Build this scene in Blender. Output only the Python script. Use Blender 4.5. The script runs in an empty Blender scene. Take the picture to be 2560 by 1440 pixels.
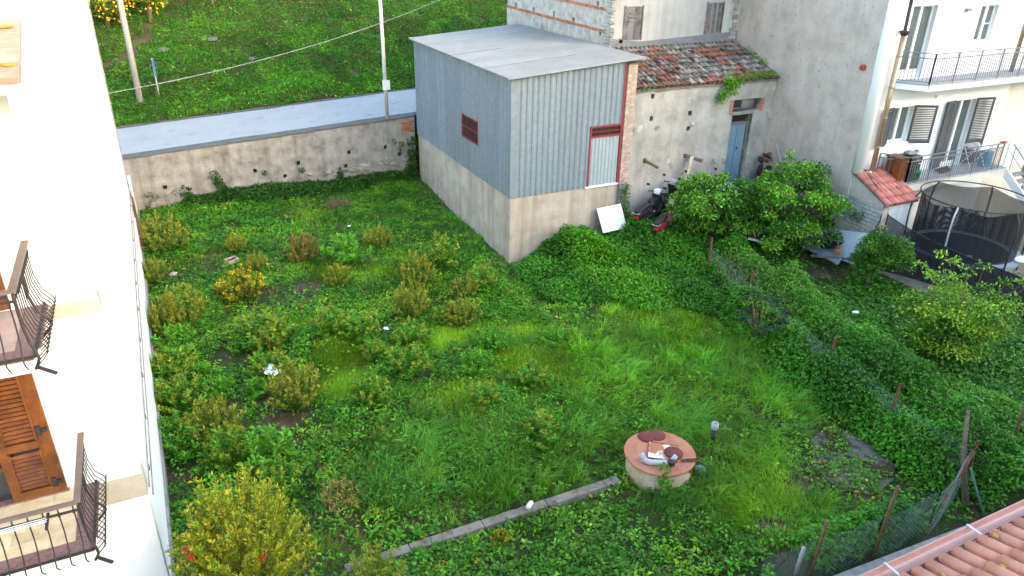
import bpy, math, random
import numpy as np
from mathutils import Vector, Matrix
rnd = random.Random(11); rng = np.random.default_rng(11)
S = bpy.context.scene; COL = S.collection
R = math.radians

# ---------------------------------------------------------------- camera, sky, sun, exposure
cam = bpy.data.cameras.new('camera'); co = bpy.data.objects.new('camera', cam); COL.objects.link(co)
PITCH, ROLL, YAW = R(25.969), R(1.035), R(-26.232)
_r = Vector((math.cos(YAW), math.sin(YAW), 0))
_f = Vector((-math.sin(YAW)*math.cos(PITCH), math.cos(YAW)*math.cos(PITCH), -math.sin(PITCH)))
_u = _r.cross(_f)
_r2 = math.cos(ROLL)*_r + math.sin(ROLL)*_u; _u2 = -math.sin(ROLL)*_r + math.cos(ROLL)*_u
m = Matrix((_r2, _u2, -_f)).transposed().to_4x4(); m.translation = (0, 0, 10.5)
co.matrix_world = m
cam.sensor_width = 36; cam.lens = 36*1858.3/2560; cam.clip_end = 3000; cam.clip_start = .1
S.camera = co
SUN_EL, SUN_AZ = R(10), R(146)          # azimuth clockwise from +Y: the sun stands behind the camera, to its right
w = bpy.data.worlds.new('World'); S.world = w; w.use_nodes = True
nt = w.node_tree; bg = nt.nodes['Background']; sk = nt.nodes.new('ShaderNodeTexSky')
sk.sky_type = 'NISHITA'; sk.sun_disc = False; sk.sun_elevation = SUN_EL; sk.sun_rotation = SUN_AZ
sk.air_density = 1.0; sk.dust_density = 3.0; sk.ozone_density = 1.0; sk.altitude = 50
nt.links.new(sk.outputs[0], bg.inputs[0]); bg.inputs[1].default_value = .15
sl = bpy.data.lights.new('sun', 'SUN'); so = bpy.data.objects.new('sun', sl); COL.objects.link(so)
sl.energy = 2.2; sl.angle = R(.6); sl.color = (1, .80, .56)
sd = Vector((math.sin(SUN_AZ)*math.cos(SUN_EL), math.cos(SUN_AZ)*math.cos(SUN_EL), math.sin(SUN_EL)))
so.rotation_euler = sd.to_track_quat('Z', 'Y').to_euler(); so.location = sd*60
vs = S.view_settings; vs.view_transform = 'Standard'; vs.look = 'None'; vs.gamma = 1; vs.use_curve_mapping = False
vs.exposure = 3.35

# ---------------------------------------------------------------- helpers
class MB:
    def __init__(s): s.v = []; s.f = []
    def add(s, vs, fs):
        n = len(s.v); s.v += [tuple(v) for v in vs]; s.f += [tuple(i+n for i in f) for f in fs]; return s
    def obox(s, c, a, b, d):
        c, a, b, d = Vector(c), Vector(a), Vector(b), Vector(d)
        vs = [c+i*a+j*b+k*d for i in (-1, 1) for j in (-1, 1) for k in (-1, 1)]
        fs = [(0, 1, 3, 2), (4, 6, 7, 5), (0, 4, 5, 1), (2, 3, 7, 6), (0, 2, 6, 4), (1, 5, 7, 3)]
        if a.cross(b).dot(d) < 0: fs = [f[::-1] for f in fs]
        return s.add(vs, fs)
    def box(s, x0, y0, z0, x1, y1, z1):
        return s.obox(((x0+x1)/2, (y0+y1)/2, (z0+z1)/2), ((x1-x0)/2, 0, 0), (0, (y1-y0)/2, 0), (0, 0, (z1-z0)/2))
    def bar(s, p, q, w, h, up=(0, 0, 1)):
        p, q, up = Vector(p), Vector(q), Vector(up); d = (q-p); t = d.normalized()
        b = up.cross(t)
        if b.length < 1e-4: b = Vector((1, 0, 0)).cross(t)
        b.normalize(); n = t.cross(b)
        return s.obox((p+q)/2, d/2, b*w/2, n*h/2)
    def tube(s, pts, r, n=6, cap=True):
        P = [Vector(p) for p in pts]; k = len(P); rr = r if isinstance(r, (list, tuple)) else [r]*k
        base = len(s.v); ref = None
        for i, p in enumerate(P):
            t = (P[min(i+1, k-1)]-P[max(i-1, 0)]).normalized()
            if ref is None: ref = Vector((0, 0, 1)) if abs(t.z) < .9 else Vector((1, 0, 0))
            a = t.cross(ref).normalized(); b = t.cross(a); ref = -b if False else ref
            for j in range(n):
                an = 2*math.pi*j/n; s.v.append(tuple(p+(a*math.cos(an)+b*math.sin(an))*rr[i]))
        for i in range(k-1):
            for j in range(n):
                j2 = (j+1) % n
                s.f.append((base+i*n+j, base+i*n+j2, base+(i+1)*n+j2, base+(i+1)*n+j))
        if cap:
            s.f.append(tuple(base+j for j in range(n))[::-1]); s.f.append(tuple(base+(k-1)*n+j for j in range(n)))
        return s
    def lathe(s, prof, n=24, c=(0, 0, 0)):
        base = len(s.v); k = len(prof)
        for r, z in prof:
            for j in range(n):
                an = 2*math.pi*j/n; s.v.append((c[0]+r*math.cos(an), c[1]+r*math.sin(an), c[2]+z))
        for i in range(k-1):
            for j in range(n):
                j2 = (j+1) % n
                s.f.append((base+i*n+j, base+i*n+j2, base+(i+1)*n+j2, base+(i+1)*n+j))
        s.f.append(tuple(base+j for j in range(n))[::-1]); s.f.append(tuple(base+(k-1)*n+j for j in range(n)))
        return s
    def ring(s, c, ax, bx, rad, r, n=12, k=5):
        c, ax, bx = Vector(c), Vector(ax), Vector(bx)
        pts = [c+ax*rad*math.cos(2*math.pi*i/n)+bx*rad*math.sin(2*math.pi*i/n) for i in range(n+1)]
        nn = ax.cross(bx); base = len(s.v)
        for i in range(n):
            an = 2*math.pi*i/n; o = ax*math.cos(an)+bx*math.sin(an)
            for j in range(k):
                b = 2*math.pi*j/k; s.v.append(tuple(pts[i]+o*r*math.cos(b)+nn*r*math.sin(b)))
        for i in range(n):
            for j in range(k):
                s.f.append((base+i*k+j, base+((i+1) % n)*k+j, base+((i+1) % n)*k+(j+1) % k, base+i*k+(j+1) % k))
        return s
    def prism(s, pts, d):
        d = Vector(d); n = len(pts); P = [Vector(p) for p in pts]
        nn = Vector((0, 0, 0))
        for i in range(n): nn += P[i].cross(P[(i+1) % n])
        if nn.dot(d) < 0: P = P[::-1]
        return s.add(P+[p+d for p in P], [tuple(range(n))[::-1], tuple(range(n, 2*n))]+[(i, (i+1) % n, n+(i+1) % n, n+i) for i in range(n)])
    def rock(s, c, rx, ry, rz, jit=.22, rn=None):
        rn = rn or rnd; c = Vector(c); vs = []; seg = 7
        lv = [(-.75, .55), (-.1, 1), (.55, .8)]
        for z, r in lv:
            for j in range(seg):
                a = 2*math.pi*(j+rn.random()*.5)/seg; k = r*(1+rn.uniform(-jit, jit))
                vs.append(c+Vector((rx*k*math.cos(a), ry*k*math.sin(a), rz*(z+rn.uniform(-jit, jit)*.5))))
        vs += [c+Vector((0, 0, -rz)), c+Vector((0, 0, rz*rn.uniform(.75, 1)))]
        fs = []
        for i in range(2):
            for j in range(seg): j2 = (j+1) % seg; fs.append((i*seg+j, i*seg+j2, (i+1)*seg+j2, (i+1)*seg+j))
        for j in range(seg): j2 = (j+1) % seg; fs += [(21, j2, j), (22, 14+j, 14+j2)]
        return s.add(vs, fs)
    def mesh(s, name, mat, smooth=False):
        me = bpy.data.meshes.new(name); me.from_pydata(s.v, [], s.f); me.update()
        if mat: me.materials.append(mat)
        if smooth: me.polygons.foreach_set('use_smooth', [True]*len(me.polygons))
        return me
    def build(s, name, mat, parent=None, smooth=False, bevel=0):
        o = link(name, s.mesh(name, mat, smooth), parent)
        if bevel:
            b = o.modifiers.new('bevel', 'BEVEL'); b.width = bevel; b.segments = 2; b.limit_method = 'ANGLE'
        return o
def link(name, me, parent=None, M=None):
    o = bpy.data.objects.new(name, me); COL.objects.link(o)
    if parent is not None: o.parent = parent
    if M is not None: o.matrix_local = M
    return o
def tag(o, label=None, cat=None, group=None, kind=None):
    for k, v in (('label', label), ('category', cat), ('group', group), ('kind', kind)):
        if v: o[k] = v
    return o
def thing(name, label, cat, loc=(0, 0, 0), group=None, rz=0):
    o = bpy.data.objects.new(name, None); COL.objects.link(o); o.empty_display_size = .2
    o.location = loc; o.rotation_euler = (0, 0, rz); return tag(o, label, cat, group)
def struct(name, mb, mat, smooth=False): return tag(mb.build(name, mat, None, smooth), kind='structure')

def val(x, y, sc, seed):
    """smooth value noise in 0..1, vectorised"""
    x = np.asarray(x, float)/sc+seed*17.3; y = np.asarray(y, float)/sc+seed*9.1
    xi, yi = np.floor(x).astype(int), np.floor(y).astype(int); fx, fy = x-xi, y-yi
    fx = fx*fx*(3-2*fx); fy = fy*fy*(3-2*fy)
    def hsh(a, b):
        h = (a*374761393+b*668265263+seed*982451653) & 0xffffffff
        h = ((h ^ (h >> 13))*1274126177) & 0xffffffff
        return ((h ^ (h >> 16)) & 0xffff)/65535.
    return (hsh(xi, yi)*(1-fx)+hsh(xi+1, yi)*fx)*(1-fy)+(hsh(xi, yi+1)*(1-fx)+hsh(xi+1, yi+1)*fx)*fy
def sm(t): t = np.clip(t, 0, 1); return t*t*(3-2*t)

def skin(mb, o, u, v, n, w, h, holes=(), hd=.2, step=.25, amp=.012, seed=1, back=True):
    """wall face o+u*a+v*b with rectangular holes (a0,b0,a1,b1) that go hd deep against n; slightly uneven"""
    o, u, v, n = Vector(o), Vector(u), Vector(v), Vector(n)
    def cuts(L, hs):
        c = sorted(set([0., float(L)]+[min(max(float(x), 0), L) for x in hs])); out = []
        for a, b in zip(c[:-1], c[1:]):
            k = max(1, int(round((b-a)/step))); out += [a+(b-a)*i/k for i in range(k)]
        return out+[float(L)]
    A = cuts(w, [x for q in holes for x in (q[0], q[2])]); B = cuts(h, [x for q in holes for x in (q[1], q[3])])
    AA, BB = np.meshgrid(A, B, indexing='ij')
    D = ((val(AA, BB, .7, seed)-.5)*2+(val(AA, BB, .22, seed+5)-.5))*amp
    base = len(mb.v); nb = len(B)
    for i, a in enumerate(A):
        for j, b in enumerate(B): mb.v.append(tuple(o+u*a+v*b+n*float(D[i, j])))
    flip = u.cross(v).dot(n) < 0
    def inh(a, b): return any(q[0] < a < q[2] and q[1] < b < q[3] for q in holes)
    for i in range(len(A)-1):
        for j in range(nb-1):
            if inh((A[i]+A[i+1])/2, (B[j]+B[j+1])/2): continue
            f = (base+i*nb+j, base+(i+1)*nb+j, base+(i+1)*nb+j+1, base+i*nb+j+1)
            mb.f.append(f[::-1] if flip else f)
    for q in holes:
        a0, b0, a1, b1 = q[:4]; d = q[4] if len(q) > 4 else hd
        c = [o+u*a+v*b+n*.01 for a, b in ((a0, b0), (a1, b0), (a1, b1), (a0, b1))]; k = len(mb.v)
        mb.v += [tuple(x) for x in c]+[tuple(x-n*(d+.01)) for x in c]
        for i in range(4):
            f = (k+i, k+(i+1) % 4, k+4+(i+1) % 4, k+4+i); mb.f.append(f if flip else f[::-1])
        if back: mb.f.append((k+4, k+5, k+6, k+7)[::-1] if flip else (k+4, k+5, k+6, k+7))
    return mb

# ---------------------------------------------------------------- materials (all node based)
def pm(name, cols, sc=3., rough=.85, bump=.25, bsc=25., metal=0., streak=None, var=0., spots=None, spec=.3, band=None, attr=False, trans=0., det=6., dist=.2):
    M = bpy.data.materials.new(name); M.use_nodes = True; t = M.node_tree; N = t.nodes; L = t.links
    b = N['Principled BSDF']; b.inputs['Roughness'].default_value = rough; b.inputs['Metallic'].default_value = metal
    b.inputs['Specular IOR Level'].default_value = spec
    tc = N.new('ShaderNodeTexCoord'); src = tc.outputs['Object']
    def noise(scale, detail=6., vec=None, dd=dist):
        n = N.new('ShaderNodeTexNoise'); n.inputs['Scale'].default_value = scale; n.inputs['Detail'].default_value = detail
        n.inputs['Roughness'].default_value = .6; n.inputs['Distortion'].default_value = dd
        L.new(vec or src, n.inputs['Vector']); return n.outputs['Fac']
    def ramp(fac, stops):
        r = N.new('ShaderNodeValToRGB'); e = r.color_ramp.elements
        while len(e) < len(stops): e.new(.5)
        for i, (p, c) in enumerate(stops): e[i].position = p; e[i].color = (*c, 1) if len(c) == 3 else c
        L.new(fac, r.inputs[0]); return r.outputs[0]
    def mix(fac, a, c2, mode='MIX'):
        x = N.new('ShaderNodeMix'); x.data_type = 'RGBA'; x.blend_type = mode
        if isinstance(fac, float): x.inputs[0].default_value = fac
        else: L.new(fac, x.inputs[0])
        for k, q in ((6, a), (7, c2)):
            if isinstance(q, tuple): x.inputs[k].default_value = (*q, 1)
            else: L.new(q, x.inputs[k])
        return x.outputs[2]
    n1 = noise(sc, det)
    if attr:
        at = N.new('ShaderNodeAttribute'); at.attribute_name = 'Col'; col = at.outputs['Color']
    elif len(cols) == 1: col = ramp(n1, [(.3, tuple(c*.86 for c in cols[0])), (.7, tuple(min(1, c*1.1) for c in cols[0]))])
    else: col = ramp(n1, [(.3+.42*i/(len(cols)-1), c) for i, c in enumerate(cols)])
    if spots:                                     # (colour, scale, threshold)
        for c, s_, th in (spots if isinstance(spots, list) else [spots]):
            f = ramp(noise(s_, 5.), [(th, (0, 0, 0)), (min(th+.09, 1), (1, 1, 1))]); col = mix(f, col, c)
    if streak:                                    # (colour, amount): vertical run-off stains
        mp = N.new('ShaderNodeMapping'); mp.inputs['Scale'].default_value = (2.2, 2.2, .16); L.new(src, mp.inputs[0])
        f = ramp(noise(1.6, 5., mp.outputs[0]), [(.45, (0, 0, 0)), (.75, (streak[1],)*3)]); col = mix(f, col, streak[0])
    if band:                                      # (axis scale vector, colour, width): thin joints
        mp = N.new('ShaderNodeMapping'); mp.inputs['Scale'].default_value = band[0]; L.new(src, mp.inputs[0])
        wv = N.new('ShaderNodeTexWave'); wv.wave_type = 'BANDS'; wv.bands_direction = band[3] if len(band) > 3 else 'Z'
        wv.inputs['Scale'].default_value = 1; wv.inputs['Distortion'].default_value = .35; wv.inputs['Detail'].default_value = 2
        L.new(mp.outputs[0], wv.inputs[0]); f = ramp(wv.outputs['Fac'], [(0, (1, 1, 1)), (band[2], (0, 0, 0))]); col = mix(f, col, band[1])
    if var:
        oi = N.new('ShaderNodeObjectInfo'); mr = N.new('ShaderNodeMapRange'); L.new(oi.outputs['Random'], mr.inputs[0])
        mr.inputs[3].default_value = 1-var; mr.inputs[4].default_value = 1+var
        hs = N.new('ShaderNodeHueSaturation'); L.new(mr.outputs[0], hs.inputs['Value']); L.new(col, hs.inputs['Color']); col = hs.outputs[0]
    L.new(col, b.inputs['Base Color'])
    if bump:
        bp = N.new('ShaderNodeBump'); bp.inputs['Strength'].default_value = bump; bp.inputs['Distance'].default_value = .02
        L.new(noise(bsc, 8.), bp.inputs['Height']); L.new(bp.outputs[0], b.inputs['Normal'])
    if trans:
        tr = N.new('ShaderNodeBsdfTranslucent'); L.new(col, tr.inputs[0]); mx = N.new('ShaderNodeMixShader'); mx.inputs[0].default_value = trans
        L.new(b.outputs[0], mx.inputs[1]); L.new(tr.outputs[0], mx.inputs[2]); L.new(mx.outputs[0], N['Material Output'].inputs[0])
    return M
def glassm(name, col, rough=.08):
    M = bpy.data.materials.new(name); M.use_nodes = True; b = M.node_tree.nodes['Principled BSDF']
    b.inputs['Base Color'].default_value = (*col, 1); b.inputs['Roughness'].default_value = rough; b.inputs['Specular IOR Level'].default_value = .8
    return M
m_leaf = pm('leaf', [], attr=True, trans=.3, rough=.5, bump=0, spec=.35)
m_grass = pm('grass_blade', [], attr=True, trans=.3, rough=.55, bump=0, spec=.3)
m_bark = pm('bark', [(.09, .07, .05), (.2, .16, .12)], 14, .95, .6, 40)
m_stemg = pm('green_stem', [(.09, .12, .035), (.16, .17, .06)], 12, .9, .1)
m_twig = pm('twig', [(.14, .09, .05), (.27, .18, .1)], 20, .9, .2)
m_soil = pm('soil', [(.035, .022, .014), (.075, .048, .03), (.12, .085, .055)], 2.2, .95, .6, 35, spots=[((.16, .12, .085), 6, .66), ((.028, .05, .012), .9, .44)])
m_road = pm('asphalt', [(.3, .3, .3), (.345, .345, .34)], .9, .9, .15, 160, spots=[((.27, .27, .27), 1.2, .58), ((.38, .38, .375), 3.5, .63), ((.23, .23, .23), 7, .68)])
m_roadedge = pm('old_asphalt', [(.07, .07, .075), (.12, .118, .12)], 3, .95, .4, 60)
m_rend = pm('rubble_render', [(.15, .137, .125), (.26, .238, .215), (.33, .305, .28), (.41, .385, .355)], 2.1, .95, 1.0, 12, streak=((.11, .095, .082), .5), spots=[((.36, .34, .31), 5, .66), ((.12, .1, .085), 9, .64)])
m_oldwall = pm('old_render', [(.24, .235, .22), (.36, .345, .32), (.44, .425, .395)], 1.3, .95, .7, 18, streak=((.2, .19, .175), .32), spots=[((.5, .49, .46), 3, .6), ((.19, .185, .175), 2.1, .6), ((.3, .235, .165), .9, .62), ((.17, .165, .16), 9, .66)])
m_plaster = pm('pale_plaster', [(.34, .335, .32), (.44, .43, .41), (.5, .49, .46)], .8, .95, .4, 22, streak=((.24, .245, .24), .55))
m_tan = pm('rough_grey_plaster', [(.37, .315, .27), (.47, .405, .35), (.53, .465, .41)], 1.1, .97, 1.0, 9, spots=[((.25, .215, .19), 7, .62), ((.24, .21, .185), 2.4, .64), ((.56, .51, .46), 3.3, .64)], streak=((.32, .28, .245), .4))
m_mortar = pm('grey_mortar', [(.16, .165, .17), (.24, .245, .25)], 2.5, .95, .5, 30)
m_white = pm('white_paint_wall', [(.78, .78, .77), (.82, .82, .81)], 1.5, .8, .1, 30)
m_whitewarm = pm('cream_wall', [(.6, .575, .5), (.68, .655, .58)], 1, .85, .15, 30)
m_conc = pm('board_marked_concrete', [(.31, .265, .22), (.41, .355, .3), (.47, .425, .37)], 1.6, .9, .35, 22, streak=((.2, .15, .1), .55), spots=[((.24, .2, .16), 3, .66)])
m_concg = pm('weathered_concrete', [(.16, .155, .14), (.26, .25, .23), (.32, .31, .29)], 3, .95, .5, 30, spots=((.1, .095, .08), 7, .62))
m_zinc = pm('galvanised_sheet', [(.165, .205, .242), (.195, .238, .278), (.228, .272, .312)], 7, .55, .08, 70, metal=.1, streak=((.15, .17, .18), .45), var=.09, spec=.4)
m_zincroof = pm('weathered_sheet', [(.175, .19, .2), (.225, .24, .25)], 1.5, .5, .06, 60, metal=.15, var=.08, spots=((.22, .2, .18), 4, .66), spec=.4)
m_rustred = pm('red_oxide_steel', [(.22, .03, .035), (.3, .05, .05)], 6, .6, .15)
m_rust = pm('rusty_steel', [(.07, .03, .02), (.15, .06, .035), (.22, .1, .06)], 9, .9, .4, 40)
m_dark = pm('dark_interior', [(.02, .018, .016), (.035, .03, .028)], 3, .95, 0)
m_brick = pm('brick', [(.3, .1, .06), (.42, .17, .1), (.48, .24, .16)], 7, .95, .4, 40, var=.25)
m_palebrick = pm('faded_brick', [(.36, .24, .19), (.46, .34, .28), (.5, .4, .34)], 6, .95, .4, 40, var=.15)
m_stone = pm('field_stone', [(.2, .19, .175), (.32, .305, .28), (.4, .38, .35)], 6, .95, .6, 25, var=.25)
m_tile = pm('old_clay_tile', [(.085, .055, .042), (.23, .1, .065), (.32, .155, .105)], 5, .95, .5, 40, var=.35, spots=[((.085, .082, .075), 4.2, .56), ((.42, .4, .36), 11, .66), ((.3, .24, .1), 9, .72)])
m_tilegrey = pm('lichen_clay_tile', [(.06, .055, .05), (.17, .15, .13), (.24, .2, .17)], 6, .95, .6, 40, var=.35, spots=[((.36, .34, .31), 8, .64), ((.33, .14, .09), 5, .6)])
m_tilepale = pm('bleached_clay_tile', [(.2, .15, .12), (.3, .24, .2), (.36, .32, .28)], 7, .95, .5, 40, var=.2, spots=[((.12, .11, .1), 6, .6)])
m_slate = pm('slate_stone', [(.07, .075, .08), (.14, .145, .15)], 8, .9, .4, 30, var=.3, spots=((.32, .32, .3), 9, .68))
m_oldwood = pm('weathered_wood', [(.09, .075, .07), (.17, .15, .14), (.23, .21, .2)], 4, .95, .4, 30, var=.2)
m_bluedoor = pm('faded_blue_paint', [(.12, .22, .30), (.17, .27, .35)], 3, .75, .2, 40, spots=((.34, .38, .4), 6, .67))
m_greymet = pm('grey_railing_paint', [(.16, .165, .18), (.2, .205, .22)], 8, .5, .1)
m_shutter = pm('dark_grey_shutter', [(.05, .058, .068), (.07, .078, .09)], 5, .6, .1)
m_frame = pm('white_frame', [(.72, .73, .74), (.78, .79, .8)], 4, .4, .05)
m_glass = glassm('window_glass', (.09, .11, .11))
m_glassd = glassm('dark_glass', (.02, .025, .035))
m_iron = pm('wrought_iron', [(.022, .018, .02), (.045, .036, .036)], 12, .6, .2)
m_brownrail = pm('brown_rail', [(.13, .09, .075), (.18, .13, .11)], 6, .6, .1)
m_wood = pm('varnished_wood', [(.08, .025, .006), (.14, .043, .009), (.2, .068, .014)], 7, .45, .15, 30, var=.15, spec=.5)
m_granite = pm('red_granite', [(.1, .05, .045), (.2, .12, .11), (.26, .17, .16)], 26, .5, .05)
m_cream = pm('cream_floor_tile', [(.5, .38, .22), (.62, .5, .32), (.68, .58, .42)], 5, .5, .05, 30, var=.12)
m_pink = pm('pink_floor_tile', [(.36, .26, .22), (.44, .33, .28)], 5, .5, .05, 30, var=.08)
m_bare = pm('bare_beam_render', [(.4, .36, .29), (.5, .46, .38)], 4, .95, .3)
m_ridge = pm('pink_clay_coping', [(.4, .2, .15), (.48, .27, .22)], 5, .9, .2, var=.1, spots=((.42, .28, .03), 6, .66))
m_lichen = pm('lichen', [(.26, .17, .02), (.36, .26, .04)], 15, .95, .4)
m_newtile = pm('new_red_tile', [(.38, .12, .1), (.46, .18, .14)], 4, .8, .15, var=.28, spots=((.5, .36, .26), 3, .66))
m_roman = pm('terracotta_roof_tile', [(.36, .13, .085), (.45, .19, .125), (.5, .24, .17)], 5, .85, .25, 40, var=.12, spots=[((.2, .16, .14), 9, .66), ((.45, .32, .03), 6, .735)])
m_gutter = pm('painted_gutter', [(.36, .17, .15), (.42, .22, .19)], 3, .35, .05, spec=.6)
m_copper = pm('copper_downpipe', [(.30, .22, .15), (.4, .3, .2), (.26, .27, .2)], 3, .35, .05, metal=.6)
m_net = pm('black_net', [(.015, .016, .02), (.025, .026, .03)], 10, .9, 0)
m_mat = pm('trampoline_mat', [(.014, .015, .02), (.022, .023, .028)], 6, .85, .1)
m_pad = pm('trampoline_pad', [(.20, .235, .29), (.26, .3, .35)], 3, .6, .1)
m_steel = pm('bare_steel', [(.4, .42, .44), (.52, .54, .56)], 8, .4, .05, metal=.4)
m_black = pm('black_plastic', [(.013, .014, .016), (.03, .031, .034)], 8, .5, .1, spec=.5)
m_whitepl = pm('white_plastic', [(.66, .68, .68), (.76, .77, .77)], 4, .5, .05)
m_green = pm('green_plastic', [(.02, .22, .07), (.03, .3, .1)], 4, .45, .05)
m_blue = pm('blue_plastic', [(.05, .2, .34), (.08, .28, .44)], 4, .45, .05)
m_red = pm('red_plastic', [(.3, .025, .025), (.4, .045, .045)], 4, .45, .05)
m_tank = pm('cream_tank_wall', [(.42, .33, .22), (.52, .44, .32), (.56, .5, .4)], 4, .85, .3, streak=((.3, .15, .07), .6))
m_lid = pm('rusty_lid_plate', [(.33, .12, .07), (.42, .17, .105), (.47, .21, .14)], 3, .8, .3, 30, spots=((.4, .13, .03), 4, .64))
m_hatch = pm('flaking_hatch', [(.38, .14, .07), (.42, .16, .08)], 3, .8, .3, 30, spots=[((.78, .76, .7), 2.6, .5), ((.45, .14, .02), 5, .62)])
m_darkrust = pm('dark_red_cover', [(.12, .03, .028), (.19, .055, .045)], 5, .85, .3)
m_pvc = pm('grey_pvc', [(.34, .355, .365), (.44, .455, .465)], 5, .45, .05)
m_wire = pm('fence_wire', [(.16, .22, .19), (.24, .3, .26)], 10, .6, 0)
m_hill = pm('hill_soil', [(.03, .04, .012), (.06, .06, .02), (.1, .08, .05)], 1.4, .95, .5, 20)
m_pave = pm('yard_concrete', [(.1, .095, .06), (.18, .17, .13), (.24, .23, .19)], 1.2, .95, .4, 20, spots=((.06, .075, .02), 1.5, .56))
m_paveg = pm('grey_yard_slab', [(.28, .3, .32), (.36, .38, .4)], 2, .8, .2)
m_cable = pm('cable', [(.2, .21, .22), (.26, .27, .28)], 5, .6, 0)
m_polec = pm('concrete_pole', [(.3, .29, .27), (.4, .38, .35)], 6, .9, .2, streak=((.2, .18, .15), .4))
m_poler = pm('painted_pole', [(.55, .53, .5), (.62, .6, .57)], 3, .7, .2, streak=((.3, .12, .05), .8))
m_orange = pm('orange_fruit', [(.85, .3, .01), (.95, .42, .02)], 4, .4, .1)
m_yellow = pm('lemon_fruit', [(.75, .55, .03), (.85, .65, .06)], 4, .4, .1)
m_redfl = pm('red_blossom', [(.5, .01, .02), (.65, .03, .04)], 9, .8, .1)

# ---------------------------------------------------------------- terrain, road, hillside
def gh(x, y):
    x = np.asarray(x, float); y = np.asarray(y, float)
    h = .32*sm((y-25)/6)+(val(x, y, 3.1, 3)-.5)*.16+(val(x, y, 1.1, 4)-.5)*.09
    h = h+1.05*sm((y-17.9)/2.5)*sm((x-13.6)/1.6)*(1-.75*sm((x-19.2)/2.2))
    h = h-.25*sm((7.2-y)/1.2)*sm((x-7)/2)
    return np.where((x > 21.2) & (y > 11.2), np.minimum(h, .06), h)
def zr(x): return 2.3+.055*(x+1.18)
def hz(x, y):
    d = np.maximum(np.asarray(y, float)-36.6, 0)
    return zr(np.asarray(x, float))-.05+.42*np.minimum(d, 30)+.12*np.maximum(d-30, 0)+(val(x, y, 2.6, 8)-.5)*.5*sm(d/2)+(val(x, y, .9, 9)-.5)*.18*sm(d/1.0)
def grid(xs, ys, fn):
    X, Y = np.meshgrid(xs, ys, indexing='ij'); Z = fn(X, Y); m = MB(); nb = len(ys)
    m.v = list(zip(X.ravel().tolist(), Y.ravel().tolist(), Z.ravel().tolist()))
    m.f = [(i*nb+j, (i+1)*nb+j, (i+1)*nb+j+1, i*nb+j+1) for i in range(len(xs)-1) for j in range(nb-1)]
    return m
g = grid(np.concatenate([[-1500, -300, -60, -8], np.arange(-1.2, 30, .3), [45, 120, 400, 1500]]), np.concatenate([[-1500, -300, -60, -8], np.arange(1., 31.1, .3), [31.4]]),
         lambda X, Y: np.where((X > -1.3) & (X < 30) & (Y > .9), gh(X, Y), -.4))
struct('ground', g, m_soil, True)
rd = MB(); xs = (-90, -1.2, 12, 90)
for y0, y1, dz in ((31.35, 36.75, 0.),):
    rd.add([p for x in xs for p in ((x, y0, zr(x)+dz), (x, y1, zr(x)+dz))], [(0, 2, 3, 1), (2, 4, 5, 3), (4, 6, 7, 5)])
struct('road', rd, m_road)
re_ = MB()
for (ya, yb, sd_) in ((36.2, 36.6, 5), (31.55, 31.75, 6)):     # broken dark margins of the carriageway
    X = np.arange(-8, 24, .35); ja = val(X, X*0, .8, sd_)*.18
    for i in range(len(X)-1):
        if sd_ == 5: q = ((X[i], ya+ja[i]), (X[i+1], ya+ja[i+1]), (X[i+1], yb), (X[i], yb))
        else: q = ((X[i], ya-.2), (X[i+1], ya-.2), (X[i+1], yb+ja[i+1]), (X[i], yb+ja[i]))
        re_.add([(a, b, zr(a)+.004) for a, b in q], [(0, 1, 2, 3)])
struct('road_margin', re_, m_roadedge)
struct('hillside', grid(np.concatenate([[-120, -40, -12], np.arange(-5, 26, .45), [40, 120]]), np.concatenate([np.arange(36.55, 52, .4), [60, 80, 140]]), hz), m_hill, True)
# fill between lot and road under the houses (bank behind the retaining wall line)
struct('road_bank', MB().prism([(-90, 31.36, -2.6), (90, 31.36, -2.6), (90, 31.36, zr(90)-.02), (-90, 31.36, zr(-90)-.02)], (0, 5.4, 0)), m_soil)

# ---------------------------------------------------------------- retaining wall
m_coping = pm('dark_coping', [(.085, .083, .08), (.135, .13, .125)], 3, .95, .4, 30, spots=((.2, .195, .19), 5, .66))
rw = thing('retaining_wall', 'long weathered rubble retaining wall below the road', 'wall', (-1.25, 31, 0))
mb = MB(); SL = .055
def wv(x, z): return (x+1.25, z+.35-SL*(x+1.25))
hs = []
for x, z in ((.03, 1.07), (3.47, 1.33), (4.63, .97), (5.23, 1.46), (7.38, 1.68), (8.99, 1.74), (-.69, .31), (9.62, 1.36), (7.2, 1.1)):
    a, b = wv(x, z); hs.append((a-.07, b-.08, a+.07, b+.08, .3))
skin(mb, (0, 0, -.35), (1, 0, SL), (0, 0, 1), (0, -1, 0), 11.62, 2.66, hs, .3, .2, .03, 3)
mb.build('wall', m_rend, rw, True)
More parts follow.
